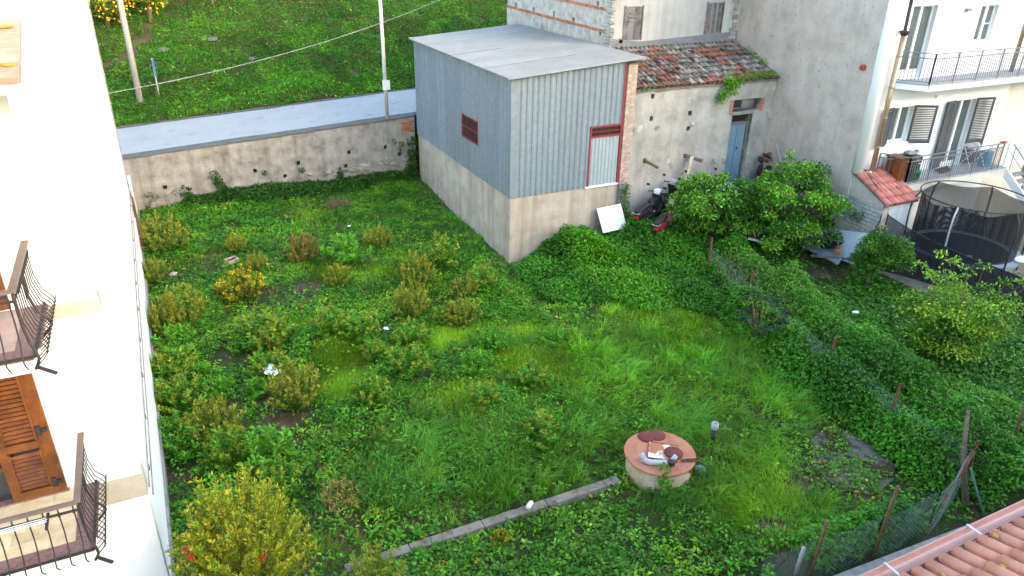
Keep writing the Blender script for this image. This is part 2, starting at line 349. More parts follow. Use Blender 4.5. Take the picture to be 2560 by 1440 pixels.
# split core so that the hole pockets stay open
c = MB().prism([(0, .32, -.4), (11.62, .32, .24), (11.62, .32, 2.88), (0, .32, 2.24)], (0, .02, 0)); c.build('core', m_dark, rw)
c = MB().prism([(-.01, -.03, 2.305), (11.62, -.03, 2.945), (11.62, .5, 2.945), (-.01, .5, 2.305)], (0, 0, .07)); c.build('coping', m_coping, rw, bevel=.02)
for k in range(44):                              # field stones showing where the render has fallen off at the foot
    x = rnd.uniform(4.8, 11.2) if k < 46 else rnd.uniform(.4, 4.6)
    z = .42+.055*x+rnd.uniform(-.12, .2) if k < 46 else .35+rnd.uniform(-.12, .25)
    s_ = rnd.uniform(.06, .14)
    MB().rock((x, -.01, z), s_*1.3, s_*.5, s_*.85).build('stone', m_rend, rw)
for r_ in range(7):
    for k in range(3):
        x0 = 11.03+.205*k+(r_ % 2)*.07-.03; z0 = 2.31+.072*r_
        if x0+.19 > 11.63: continue
        MB().box(x0, -.035, z0, x0+.19, .04, z0+.058).build('brick', m_brick, rw, bevel=.006)

m_darkrust_ = pm('maroon_bar', [(.09, .025, .025), (.14, .045, .04)], 6, .7, .2)
# ---------------------------------------------------------------- corrugated shed on a concrete base
sh = thing('corrugated_shed', 'corrugated grey metal shed on a tall board-marked concrete base', 'shed', (10.34, 21.23, 0))
mb = MB()
for k in range(11):                              # board lifts of the formwork
    z0 = -.4+.25*k; z1 = min(z0+.247, 2.33); e = rnd.uniform(0, .006)
    mb.box(-e, -e, z0, 4.24, 9.2+e, z1)
mb.box(.012, .012, -.4, 4.23, 9.19, 2.31)
mb.build('concrete_base', m_conc, sh)
def sheet(p, u, v, n, w, pitch=.205, dep=.035, wt=0.):
    """one corrugated sheet: p corner, u across the ribs, v(s) function giving lower and upper end"""
    p, u, n = Vector(p), Vector(u), Vector(n); prof = []; k = max(1, round(w/pitch)); pt = w/k
    for i in range(k):
        for a, d in ((0, 0), (.34, 0), (.5, 1), (.84, 1)): prof.append((pt*(i+a), d*dep))
    prof.append((w, 0)); m = MB()
    for a, d in prof:
        lo, hi = v(a); m.v += [tuple(p+u*a+n*d+lo), tuple(p+u*a+n*d+hi)]
    for i in range(len(prof)-1): m.f.append((2*i, 2*i+2, 2*i+3, 2*i+1))
    return m
Z = Vector((0, 0, 1))
def ztop(x): return 6.24+.075*x
e = [0, .83, 1.66, 2.5, 2.93, 3.6, 4.2]
for i in range(6):
    a, b = e[i], e[i+1]; z0 = 2.335 if i < 4 else 4.47
    sheet((a, -.03, 0), (1, 0, 0), lambda s, a=a, z0=z0: (Z*z0, Z*(ztop(a+s)-.02)), (0, -1, 0), b-a+.01).build('wall_sheet', m_zinc, sh)
e = [0, .85, 1.7, 2.55, 3.3, 4.05, 4.9, 5.75, 6.6, 7.45, 8.3, 9.2]
for i in range(11):
    a, b = e[i], e[i+1]
    for z0, z1 in (((2.335, 3.47), (4.33, 6.22)) if i in (3, 4) else ((2.335, 6.22),)):
        sheet((-.03, a, 0), (0, 1, 0), lambda s, z0=z0, z1=z1: (Z*z0, Z*z1), (-1, 0, 0), b-a+.01).build('wall_sheet', m_zinc, sh)
c = MB(); c.box(-.075, -.075, 2.34, -.066, .16, 6.2); c.box(-.075, -.075, 2.34, .16, -.066, 6.2); c.build('corner_flashing', m_zinc, sh)
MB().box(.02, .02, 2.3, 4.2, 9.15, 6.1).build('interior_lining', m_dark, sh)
y = -.32
for i in range(10):
    wd = .985; zz = .004*(i % 2)
    sheet((-.26, y+.96*i, 6.262+zz), (0, 1, 0), lambda s: (Vector((0, 0, 0)), Vector((5.06, 0, .375))), (0, 0, 1), wd, .164, .048).build('roof_sheet', m_zincroof, sh)
for yy, x1 in ((1.585, 3.2), (4.46, 1.7)):
    MB().bar((-.2, yy, 6.318), (x1, yy, 6.318+.074*(x1+.2)), .03, .006).build('rust_seam', m_rust, sh)
for k in range(40):                              # rusted fixings along the eave
    MB().box(-.2, -.25+.24*k, 6.29, -.17, -.22+.24*k, 6.312).build('roof_screw', m_rust, sh)
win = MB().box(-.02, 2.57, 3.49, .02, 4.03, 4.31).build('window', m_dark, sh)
f = MB()
for a, b, c_, d in ((2.55, 3.47, 4.05, 3.51), (2.55, 4.29, 4.05, 4.33), (2.55, 3.47, 2.59, 4.33), (4.01, 3.47, 4.05, 4.33)): f.box(-.075, a, b, -.03, c_, d)
f.build('window_frame', m_rustred, win)
for k in range(9): MB().box(-.06, 2.7+.15*k, 3.51, -.045, 2.72+.15*k, 4.29).build('bar', m_darkrust_, win)
MB().box(-.068, 2.59, 3.89, -.04, 4.01, 3.915).build('bar', m_rustred, win)
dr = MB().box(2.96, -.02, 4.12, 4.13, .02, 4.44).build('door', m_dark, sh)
f = MB()
for q in ((2.92, 2.335, 2.97, 4.46), (4.13, 2.335, 4.2, 6.5), (2.97, 4.42, 4.13, 4.46), (2.97, 4.08, 4.13, 4.13)): f.box(q[0], -.09, q[1], q[2], -.03, q[3])
f.build('door_frame', m_rustred, dr)
for k in range(14): MB().box(3.0+.082*k, -.065, 4.13, 3.012+.082*k, -.05, 4.42).build('bar', m_darkrust_, dr)
MB().box(2.97, -.075, 4.265, 4.13, -.06, 4.285).build('bar', m_rustred, dr)
sheet((2.97, -.03, 0), (1, 0, 0), lambda s: (Z*2.37, Z*4.08), (0, -1, 0), 1.16, .145, .02).build('door_leaf', pm('door_sheet', [(.25, .31, .35), (.31, .37, .41)], 2, .5, .05, streak=((.34, .31, .25), .5)), dr)
MB().box(2.85, -.1, 2.318, 4.2, .05, 2.372).build('door_sill', m_white, sh)
# brick pier between the shed and the lean-to
pr_ = thing('brick_pier', 'slim brick pier with red steel post between shed and old lean-to', 'pillar', (14.56, 21.1, 0))
MB().box(.02, .0, -.3, .37, .3, 6.46).build('core', m_mortar, pr_)
for k in range(54):
    for a, b in (((.0, .17), (.19, .37)) if k % 2 else ((.0, .11), (.13, .37))):
        MB().box(a, -.012, 2.32+.076*k, b, .1, 2.38+.076*k).build('brick', m_palebrick, pr_)

# ---------------------------------------------------------------- old stone house behind, with plastered front
oh = thing('old_stone_house', 'old stone house with brick courses and plank shutters behind the shed', 'house', (15.5, 23.85, 0))
mb = MB(); hs = []
for yy, zz in ((.6, 7.02), (2.6, 7.22), (4.2, 7.3), (6.0, 7.3), (7.7, 7.33), (.9, 7.95), (3.2, 7.98)): hs.append((yy-.07, zz-5.1, yy+.07, zz-4.88, .3))
skin(mb, (0, 0, 5.0), (0, 1, 0), (0, 0, 1), (-1, 0, 0), 8.6, 6, hs, .3, .22, .035, 12)
mb.build('side_wall', pm('stone_rubble_render', [(.26, .225, .19), (.39, .35, .3), (.47, .425, .37), (.53, .49, .43)], 3.2, .95, .9, 16, spots=[((.25, .19, .15), 4, .62), ((.5, .49, .46), 7, .66)]), oh, True)
MB().box(.35, .02, 0, 5.9, 8.55, 10.98).build('core', m_mortar, oh)
mb = MB()
D1, D2 = (.6, 6.78, 1.36, 7.95), (4.34, 6.86, 5.1, 8.0)
skin(mb, (.0, 0, 5.0), (1, 0, 0), (0, 0, 1), (0, -1, 0), 5.95, 6, [(d[0], d[1]-5, d[2], d[3]-5, .1) for d in (D1, D2)], .1, .25, .012, 14)
mb.build('front_wall', m_plaster, oh, True)
for d in (D1, D2):
    dw = MB().box(d[0], .05, d[1], d[2], .09, d[3]).build('plank_shutter', m_oldwood, oh)
    n_ = 7; ww = (d[2]-d[0])/n_
    for k in range(n_):
        MB().box(d[0]+ww*k+.006, .01+rnd.uniform(0, .015), d[1]+rnd.uniform(0, .06), d[0]+ww*(k+1)-.006, .05, d[3]-rnd.uniform(0, .04)).build('plank', m_oldwood, dw)
    if d is D1:
        for zz in (7.42, 7.55, 7.68): MB().box(d[0]+.2, -.02, zz, d[2]-.26, .01, zz+.05).build('slat', m_oldwood, dw)
    for s_ in (d[0]-.05, d[2]): MB().box(s_, -.012, d[1], s_+.05, .05, d[3]+.04).build('jamb', m_oldwood, dw)
MB().box(D1[0]-.18, -.03, 6.7, D1[0]-.02, .02, 6.86).build('brick', m_brick, oh)
for zz, y1 in ((7.04, 8.5), (7.8, 8.5)):         # levelling courses of thin brick
    for r_ in range(2):
        n_ = int(y1/.26)
        for k in range(n_):
            y0 = .25+.26*k+.1*r_; dz = .016*y0
            MB().box(-.045, y0, zz+.055*r_+dz, .06, y0+.245, zz+.047+.055*r_+dz).build('brick', m_brick, oh)
for k in range(26):                              # rough quoins at the corner
    zz = 5.9+.115*k; L_ = rnd.uniform(.25, .5); t_ = rnd.uniform(.03, .05)
    MB().obox((L_*.2-.02, L_*.5-.05, zz), (L_*.22, 0, 0), (0, L_*.55, 0), (0, .02*rnd.uniform(-1, 1), t_)).build('quoin', m_stone, oh, bevel=.015)
for k in range(14):
    zz = 6.7+.15*k; MB().obox((5.72+rnd.uniform(-.05, .05), -.01, zz), (rnd.uniform(.1, .18), 0, 0), (0, .05, 0), (0, 0, .06)).build('quoin', m_stone, oh, bevel=.015)
mb = MB().prism([(.02, -.03, 5.6), (5.93, -.03, 5.6), (5.93, -.03, 6.92), (4.2, -.03, 6.84), (1.3, -.03, 6.72), (.02, -.03, 6.88)], (0, .02, 0))
mb.build('mortar_flashing', m_mortar, oh)

# ---------------------------------------------------------------- lean-to with the tiled roof
lt = thing('tiled_lean_to', 'derelict rendered lean-to with mossy clay tile roof and blue door', 'house', (14.9, 21.3, 0))
def lx(x): return x-14.9
mb = MB()
hs = [(lx(19.47), 4.42, lx(20.78), 4.86, .32), (lx(19.5), 1.2, lx(20.48), 4.3, .3)]
for x, z in ((15.82, 4.5), (17.51, 4.55), (17.5, 4.0), (15.79, 5.28), (15.72, 3.0), (17.51, 2.98)): hs.append((lx(x)-.07, z-.08, lx(x)+.07, z+.08, .3))
skin(mb, (0, 0, 0), (1, 0, 0), (0, 0, 1), (0, -1, 0), 6.53, 5.58, hs, .3, .2, .03, 21)
mb.build('wall', m_oldwall, lt, True)
c = MB(); c.box(0, .45, .0, 6.5, 2.5, 5.3); c.box(-.02, .0, 2.4, .03, 2.5, 5.45); c.build('core', m_mortar, lt)
d = MB().box(lx(19.52), .2, 1.2, lx(20.0), .25, 3.9)
dd = d.build('door_leaf', m_bluedoor, lt); MB().box(lx(20.012), .19, 1.2, lx(20.4), .24, 3.9).build('door_leaf', m_bluedoor, lt)
MB().box(lx(20.08), .15, 2.9, lx(20.12), .19, 3.0).build('door_handle', m_rust, dd)
MB().box(lx(20.42), .14, 1.2, lx(20.48), .26, 4.3).build('door_post', m_oldwood, lt)
MB().box(lx(19.5), .13, 3.9, lx(20.42), .25, 3.98).build('transom_bar', m_oldwood, lt)
MB().box(lx(19.52), .27, 3.98, lx(20.42), .29, 4.3).build('transom_opening', m_dark, lt)
MB().box(lx(19.45), -.03, 4.3, lx(20.55), .28, 4.415).build('lintel', m_concg, lt)
q = MB().box(lx(19.5), .24, 4.46, lx(20.1), .28, 4.84).build('window_casement', m_oldwood, lt)
MB().box(lx(19.54), .215, 4.52, lx(20.03), .235, 4.81).build('pane', m_glassd, q)
for s_, n_ in ((19.3, 6), (20.8, 6)):
    for k in range(n_): MB().box(lx(s_), -.025, 4.36+.085*k, lx(s_)+.15+rnd.uniform(-.03, .03), .06, 4.42+.085*k).build('brick', m_brick, lt)
MB().tube([(lx(15.72), .2, 3.02), (lx(15.92), -.55, 2.86)], [.06, .055], 8).build('beam_stub', m_wood if False else m_bark, lt)
MB().bar((lx(17.5), .2, 3.0), (lx(17.85), -.6, 2.9), .12, .1).build('beam_stub', m_oldwood, lt)
# roof: slope from the eave to the flashing
RS = math.atan2(.92, 2.62); RL = 2.62/math.cos(RS); rx, ry, rz0 = 0, -.12, 5.56
def rp(a, b, h=0):  # a across (x), b up the slope, h above
    return Vector((a, ry+b*math.cos(RS)-h*math.sin(RS), rz0+b*math.sin(RS)+h*math.cos(RS)))
mb = MB(); mb.prism([rp(.05, 0, -.1), rp(6.5, 0, -.1), rp(6.5, 2.85, -.1), rp(.05, 2.85, -.1)], (0, 0, .06)); mb.build('roof_deck', m_oldwood, lt)
def coppo(L_=.43, r0=.088, r1=.07, th=.014, n=6):
    m = MB()
    for t, r in ((0, r0), (L_, r1)):
        for k in range(n+1):
            a = math.pi*k/n; m.v.append((math.cos(a)*r, t, math.sin(a)*r))
        for k in range(n+1):
            a = math.pi*k/n; m.v.append((math.cos(a)*(r-th), t, math.sin(a)*(r-th)))
    w_ = n+1
    for k in range(n):
        m.f += [(k, k+1, 2*w_+k+1, 2*w_+k)[::-1], (w_+k, w_+k+1, 3*w_+k+1, 3*w_+k), (k, k+1, w_+k+1, w_+k)[::1], (2*w_+k, 2*w_+k+1, 3*w_+k+1, 3*w_+k)[::-1]]
    return m
cps = [coppo().mesh('roof_tile', mm, True) for mm in (m_tile, m_tilegrey, m_tilepale)]
ch = MB()
cw = .2; ncol = 32
for i in range(ncol+1):                          # channel tiles: trough between the covers
    x0 = .04+cw*i
    for k in range(5):
        a0, a1 = math.pi*(1+k/5), math.pi*(1+(k+1)/5)
        ch.add([rp(x0+.085*math.cos(a0), 0, .05+.085*math.sin(a0)), rp(x0+.085*math.cos(a1), 0, .05+.085*math.sin(a1)), rp(x0+.085*math.cos(a1), 2.85, .05+.085*math.sin(a1)), rp(x0+.085*math.cos(a0), 2.85, .05+.085*math.sin(a0))], [(0, 1, 2, 3)])
tag(ch.build('channel_tiles', m_tilegrey, lt, True), kind='stuff')
for i in range(ncol):
    for j in range(8):
        if (i, j) in ((17, 4), (21, 4), (22, 4), (9, 2), (25, 1)): continue
        v_ = float(val(i*.6, j*.9, 1.6, 31)); pick = cps[0] if (v_ < .5 or j == 0 and rnd.random() < .7) else (cps[1] if rnd.random() < .75 else cps[2])
        if rnd.random() < .25: pick = rnd.choice(cps)
        b = .345*j+rnd.uniform(-.03, .03)
        M = Matrix.Translation(rp(.14+cw*i+rnd.uniform(-.015, .015), b, .02+rnd.uniform(0, .02))) @ Matrix.Rotation(RS-.03+rnd.uniform(-.02, .02), 4, 'X') @ Matrix.Rotation(rnd.uniform(-.05, .05), 4, 'Z')
        link('roof_tile', pick, lt, M)
ORD = 'first second third fourth fifth sixth seventh eighth ninth tenth eleventh twelfth thirteenth fourteenth fifteenth'.split()
STN = []
for row, (lo, hi, rn_) in enumerate(((.2, .8, 'lower'), (.95, 1.6, 'middle'), (1.75, 2.4, 'upper'))):
    for i, a in enumerate(sorted(rnd.uniform(.3, 6.2) for _ in range(10))): STN.append((a, rnd.uniform(lo, hi), '%s flat stone from the shed on the %s tiles of the lean-to roof' % (ORD[i], rn_)))
for a, b, lab in STN:                            # slabs of slate and stone laid on the tiles against the wind
    p = rp(a, b, .13); s_ = rnd.uniform(.09, .19)
    m2 = MB().rock((0, 0, 0), s_, s_*rnd.uniform(.6, .9), .045, .18)
    o = m2.build('roof_stone', m_slate); o.location = p+Vector((14.9, 21.3, 0)); o.rotation_euler = (RS, rnd.uniform(-.1, .1), rnd.uniform(0, 3))
    tag(o, lab, 'stone', 'stones laid on the lean-to roof')
# timber and rags hanging on the wall
o = thing('hanging_rags', 'pale rags and cord hanging from a beam stub on the lean-to wall', 'rags', (17.55, 21.0, 3.0))
for k in range(4):
    x0 = -.06+.05*k; pts = [(x0, -.05, .05)]+[(x0-.06*t*(1+.3*k)+.02*math.sin(3*t+k), -.1-.02*t, .05-.28*t) for t in range(1, 5-(k % 2))]
    m2 = MB()
    for p, q in zip(pts[:-1], pts[1:]): m2.bar(p, q, .045-.006*k, .012, (0, 1, 0))
    m2.build('rag_strip', pm('rag%d' % k, [(.42, .36, .28), (.55, .5, .42)], 8, .95, .3), o)

# ---------------------------------------------------------------- white house on the right with the blind plaster side wall
wh = thing('white_balcony_house', 'white house with grey balconies and blind rough plaster side wall', 'house', (21.45, 17.15, 0))
def hx(x): return x-21.45
F = .0
mb = MB(); skin(mb, (0, 0, -.2), (0, 1, 0), (0, 0, 1), (-1, 0, 0), 9, 13, (), .1, .3, .02, 41); mb.build('side_wall', m_tan, wh, True)
UD = (22.58, 6.1, 23.73, 8.42); UW = (25.95, 7.14, 26.85, 8.36); LW = (22.78, 3.92, 23.78, 5.16); LD = (25.94, 2.72, 27.1, 5.16); PD = (24.6, .02, 25.6, 2.1)
mb = MB(); skin(mb, (0, 0, -.2), (1, 0, 0), (0, 0, 1), (0, -1, 0), 7.4, 13, [(hx(q[0]), q[1]+.2, hx(q[2]), q[3]+.2, .22) for q in (UD, UW, LW, LD)], .22, .4, .002, 43)
mb.build('front_wall', m_white, wh, True)
MB().box(.3, .3, -.2, 16, 9, 12.7).build('core', m_mortar, wh)
MB().box(7.4, .12, -.2, 16, .4, 5.85).build('cream_wall', m_whitewarm, wh)
MB().box(7.4, .02, 5.85, 16, .4, 12.8).build('white_wall', m_white, wh)
mb = MB(); mb.tube([(.16, -.05, 3.05), (.16, -.05, 12)], .2, 14); mb.build('corner_pilaster', m_white, wh, True)
def casement(parent, q, y=.13, mull=1, bot=.07, dark=False):
    x0, z0, x1, z1 = hx(q[0]), q[1], hx(q[2]), q[3]
    w_ = MB()
    for a in ((x0, z0, x0+.06, z1), (x1-.06, z0, x1, z1), (x0+.06, z0, x1-.06, z0+bot), (x0+.06, z1-.06, x1-.06, z1)): w_.box(a[0], y, a[1], a[2], y+.06, a[3])
    for k in range(1, mull+1):
        xm = x0+(x1-x0)*k/(mull+1); w_.box(xm-.05, y-.012, z0+bot, xm+.05, y+.05, z1-.06)
    o = w_.build('window', m_frame, parent)
    for k in range(mull+1):
        a = x0+(x1-x0)*k/(mull+1); b = x0+(x1-x0)*(k+1)/(mull+1)
        MB().box(a+.055, y+.045, z0+bot, b-.055, y+.055, z1-.06).build('pane', m_glass, o)
    return o
casement(wh, UD, .14, 1, .28); o = casement(wh, UW, .1, 1); casement(wh, LW, .12, 1); casement(wh, LD, .14, 1, .12)
MB().box(hx(26.45), .085, 7.72, hx(26.8), .11, 7.75).build('glazing_bar', m_frame, o)
for q, d in ((UW, .07), (LW, .07)): MB().box(hx(q[0])-.08, -d, q[1]-.06, hx(q[2])+.08, .1, q[1]-.004).build('window_sill', m_white, wh)
def shutter(parent, hinge, ang, w_, z0, z1, solid=0., flip=1):
    """louvred leaf hinged on the vertical line at hinge, swung by ang from the wall plane"""
    u = Vector((math.cos(ang), -math.sin(ang), 0)); n = Vector((u.y, -u.x, 0)); h = Vector(hinge); m = MB()
    def pc(a0, z0_, a1, z1_, t=.02): m.obox(h+u*(a0+a1)/2+Z*(z0_+z1_)/2, u*(a1-a0)/2, n*t, Z*(z1_-z0_)/2)
    pc(0, z0, .07, z1); pc(w_-.07, z0, w_, z1); pc(.07, z0, w_-.07, z0+.1); pc(.07, z1-.08, w_-.07, z1)
    if solid: pc(.07, z0+.1, w_-.07, z0+solid, .012)
    o = m.build('shutter', m_shutter, parent); zz = z0+.1+max(0, solid-.1)+.03
    while zz < z1-.1:
        s_ = MB(); c_ = h+u*w_/2+Z*zz; s_.obox(c_, u*(w_/2-.075), (n+Z*.9).normalized()*.03, (Z-n*.9).normalized()*.005)
        s_.build('slat', m_shutter, o); zz += .062
    return o
shutter(wh, (hx(22.76), -.03, 0), math.pi-.22, .5, 3.86, 5.18)
shutter(wh, (hx(23.8), -.03, 0), .45, .8, 3.86, 5.18)
shutter(wh, (hx(25.93), -.03, 0), math.pi-.15, .52, 2.74, 5.18, .75)
shutter(wh, (hx(27.12), -.03, 0), .18, .8, 2.74, 5.18, .9)
MB().box(hx(25.1), -.12, 8.18, hx(25.32), 0, 8.28).build('vent_box', m_greymet, wh)
MB().box(hx(24.75), -.08, 5.35, hx(25.0), 0, 5.46).build('wall_lamp', m_white, wh)
mb = MB(); mb.tube([(hx(22.15), -.2, 3.0), (hx(22.15), -.2, 7.6)], .085, 10)
for zz in (3.9, 4.9, 5.9, 6.9): mb.tube([(hx(22.15), -.2, zz), (hx(22.15), -.2, zz+.05)], .097, 10)
o = mb.build('downpipe', m_copper, wh, True)
mb = MB(); mb.lathe([(.09, 0), (.16, .1), (.16, .14), (.05, .16)], 12, (hx(22.15), -.2, 7.55)); mb.tube([(hx(22.15), -.2, 7.68), (hx(22.15), -.12, 12)], .055, 8); mb.build('rainwater_hopper', m_iron, wh)
MB().tube([(hx(28.05), -.35, 6.1), (hx(28.05), -.35, 12)], .075, 10).build('downpipe', m_copper, wh, True)
mb = MB(); mb.lathe([(.0, -.08), (.09, -.06), (.1, .04), (.05, .06)], 10, (0, 0, 0)); o = mb.build('vent_outlet', m_red, wh); o.location = (-.06, .46, 6.5); o.rotation_euler = (0, -R(90), 0)
def railing(parent, pts, z, h, nrep):
    P = [Vector((p[0], p[1], 0)) for p in pts]
    rm = MB()
    for a, b in zip(P[:-1], P[1:]):
        for zz in (z+h, z+h-.15, z+.06): rm.bar(a+Z*zz, b+Z*zz, .03, .03)
    ro = rm.build('railing', m_greymet, parent)
    sc_ = MB()
    for a, b in zip(P[:-1], P[1:]):
        L_ = (b-a).length; u = (b-a)/L_; n_ = max(1, round(L_/.115))
        for k in range(n_+1):
            p = a+u*L_*k/n_
            post = k % 10 == 0 or k == n_
            MB().box(p.x-(.02 if post else .008), p.y-(.02 if post else .008), z-.16 if post else z+.06, p.x+(.02 if post else .008), p.y+(.02 if post else .008), z+h-(0 if post else .15)).build('baluster', m_greymet, parent)
        k = 3
        while k < n_-2:
            p = a+u*L_*k/n_+Z*(z+h-.075); sc_.ring(p, u, Z, .05, .008, 10, 4); sc_.ring(p+u*.09, u, Z, .05, .008, 10, 4); k += 6 if k % 10 < 5 else 9
    sc_.build('scroll', m_greymet, ro)
ub = MB().prism([(hx(22.3), -.02, 5.86), (hx(22.92), -.95, 5.86), (9.6, -.95, 5.86), (9.6, .0, 5.86)], (0, 0, .19)).build('balcony', m_white, wh)
MB().prism([(hx(22.28), -.0, 6.052), (hx(22.9), -.98, 6.052), (9.62, -.98, 6.052), (9.62, .0, 6.052)], (0, 0, .035)).build('floor_slab', m_paveg, ub)
railing(ub, [(hx(22.36), -.1), (hx(22.95), -.93), (9.5, -.93)], 6.09, .95, 1)
lb = MB().prism([(hx(22.5), -.02, 2.4), (hx(22.97), -.95, 2.4), (hx(28.45), -.95, 2.4), (hx(28.45), .1, 2.4)], (0, 0, .26)).build('balcony', m_whitewarm, wh)
MB().prism([(hx(22.48), 0, 2.662), (hx(22.95), -.98, 2.662), (hx(28.47), -.98, 2.662), (hx(28.47), .1, 2.662)], (0, 0, .035)).build('floor_slab', m_paveg, lb)
railing(lb, [(hx(22.5), -.12), (hx(23.0), -.93), (hx(28.0), -.93)], 2.7, .95, 1)
# washing area under the balcony
s_ = thing('wash_sink', 'white stone wash sink against the wall under the right balcony', 'sink', (26.3, 16.75, 0))
mb = MB(); mb.box(-.5, -.3, .02, .5, .3, .8); mb.build('cabinet', m_whitepl, s_, bevel=.01)
mb = MB(); mb.box(-.55, -.34, .8, .55, .34, .88); mb.build('counter', m_white, s_, bevel=.01); MB().box(-.02, -.312, .1, .02, -.3, .74).build('door_gap', m_greymet, s_)
MB().lathe([(.03, 0), (.09, .02), (.11, .2), (.1, .2), (.08, .03)], 12, (-.3, 0, .885)).build('basin', m_blue, s_)
# porch with new tiles and lattice block base
po = thing('tiled_porch', 'small porch with bright red tiles and block wall beside the trampoline', 'porch', (21.45, 15.65, 0))
mb = MB()
for k in range(17):
    z0 = .0+.135*k; off = .0 if k % 2 else .12
    for j in range(-1, 7):
        y0 = .02+.24*j+off; y1 = y0+.225
        if y1 < .05 or y0 > 1.44: continue
        MB().box(-.02-rnd.uniform(0, .012), max(y0, .02), z0, .06, min(y1, 1.46), z0+.118).build('block', pm('pale_block', [(.3, .31, .3), (.4, .4, .39)], 6, .95, .5, 30, var=.15) if 'pale_block' not in bpy.data.materials else bpy.data.materials['pale_block'], po)
mb.box(.02, .02, 0, .3, 1.46, 2.36); mb.prism([(.02, .04, 2.36), (.02, 1.47, 2.36), (.02, 1.47, 3.02)], (.28, 0, 0)); mb.build('side_wall', m_tan, po)
MB().box(.3, .0, 0, .85, .14, 2.34).build('front_wall', pm('whitewashed_block', [(.5, .53, .56), (.6, .63, .65)], 5, .9, .3, 20, band=((1, 1, 2.6), (.4, .42, .45), .04)), po)
MB().box(.87, .02, 0, 1.5, .06, 2.3).build('door', m_whitepl, po)
RS2 = math.atan2(.66, 1.45)
mb = MB().prism([(0, -.1, 2.3), (1.55, -.1, 2.3), (1.55, 1.48, 3.0), (0, 1.48, 3.0)], (0, 0, .05)); mb.build('roof_deck', m_oldwood, po)
nt_ = coppo(.4, .105, .1, .016, 6).mesh('porch_tile', m_newtile, True)
for i in range(8):
    for j in range(5):
        M = Matrix.Translation((.1+.2*i, -.14+.325*j*math.cos(RS2), 2.36+.325*j*math.sin(RS2)+.012*(j % 2))) @ Matrix.Rotation(RS2-.03, 4, 'X') @ Matrix.Rotation(rnd.uniform(-.03, .03), 4, 'Z')
        link('roof_tile', nt_, po, M)
MB().rock((.52, 1.35, 3.03), .3, .16, .09).build('mortar_lump', m_white, po)
mb = MB(); mb.tube([(.35, 1.45, 3.25), (.2, 1.2, 3.2), (.16, .6, 2.85), (.1, .1, 2.4), (-.05, -.02, 1.8), (-.06, .2, 1.0), (-.06, .5, .1)], .018, 6); mb.build('hose', m_black, po)

# ---------------------------------------------------------------- left house
lh = thing('corner_white_house', 'tall white house at the left edge with wrought iron balconies', 'house', (-1.07, 10.4, 0))
DW = (-1.62-1.07, 3.02, -1.07-0+.05-.0, 5.35)
mb = MB()
HOLES = [(8-2.23+.0, 3.02, 8-1.02, 5.35, .2), (8-2.23, 5.98, 8-1.02, 8.3, .2)]
skin(mb, (-8, 0, -.3), (1, 0, 0), (0, 0, 1), (0, -1, 0), 8, 12.9, [(a, b+.3, c_, d+.3, e_) for a, b, c_, d, e_ in HOLES], .2, .5, .003, 51)
mb.build('front_wall', m_white, lh, True)
MB().box(-7.95, .25, -.3, -.001, 16.2, 12.6).build('wall', m_white, lh)
MB().box(-.002, .0, -.3, .05, 20.5, .32).build('plinth', m_concg, lh)
MB().box(-.4, 16.2, -.3, -.02, 20.55, 1.7).build('garden_wall', m_white, lh)
mb = MB().prism([(-8.3, -.5, 12.6), (.4, -.5, 12.6), (.4, 16.6, 12.6), (-8.3, 16.6, 12.6)], (0, 0, .25)); mb.build('roof_slab', m_white, lh)
for k in range(7): MB().box(-.004, .01 if k % 2 else .012, 2.53, .006, .02, 2.54).build('cable_clip', m_iron, lh) if False else None
MB().box(-.62, -.012, 2.54, .012, .3, 2.96).build('bare_beam', m_bare, lh); MB().box(-.62, -.012, 5.72, .012, .3, 5.93).build('bare_beam', m_bare, lh)
for dx, zz in ((.05, 2.66), (.075, 2.5)):
    mb = MB(); mb.tube([(dx, y, zz+.012*math.sin(y*2.1)) for y in np.linspace(.02, 16.1, 40)], .012, 5); mb.build('facade_cable', m_concg, lh)
for k in range(11): MB().ring((.055, .6+1.5*k, 2.6), (0, 1, 0), (0, 0, 1), .05, .009, 8, 4).build('cable_bracket', m_iron, lh)
mb = MB(); mb.tube([(.02, 16.0, 2.4), (.06, 16.05, 2.2), (.06, 16.1, 1.2), (.03, 16.1, .3)], .035, 8); mb.build('corner_pipe', m_rust, lh)
mb = MB(); mb.tube([(.02, 16.14, 1.5), (.02, 16.14, 12)], .02, 6); mb.build('corner_cable', m_concg, lh)
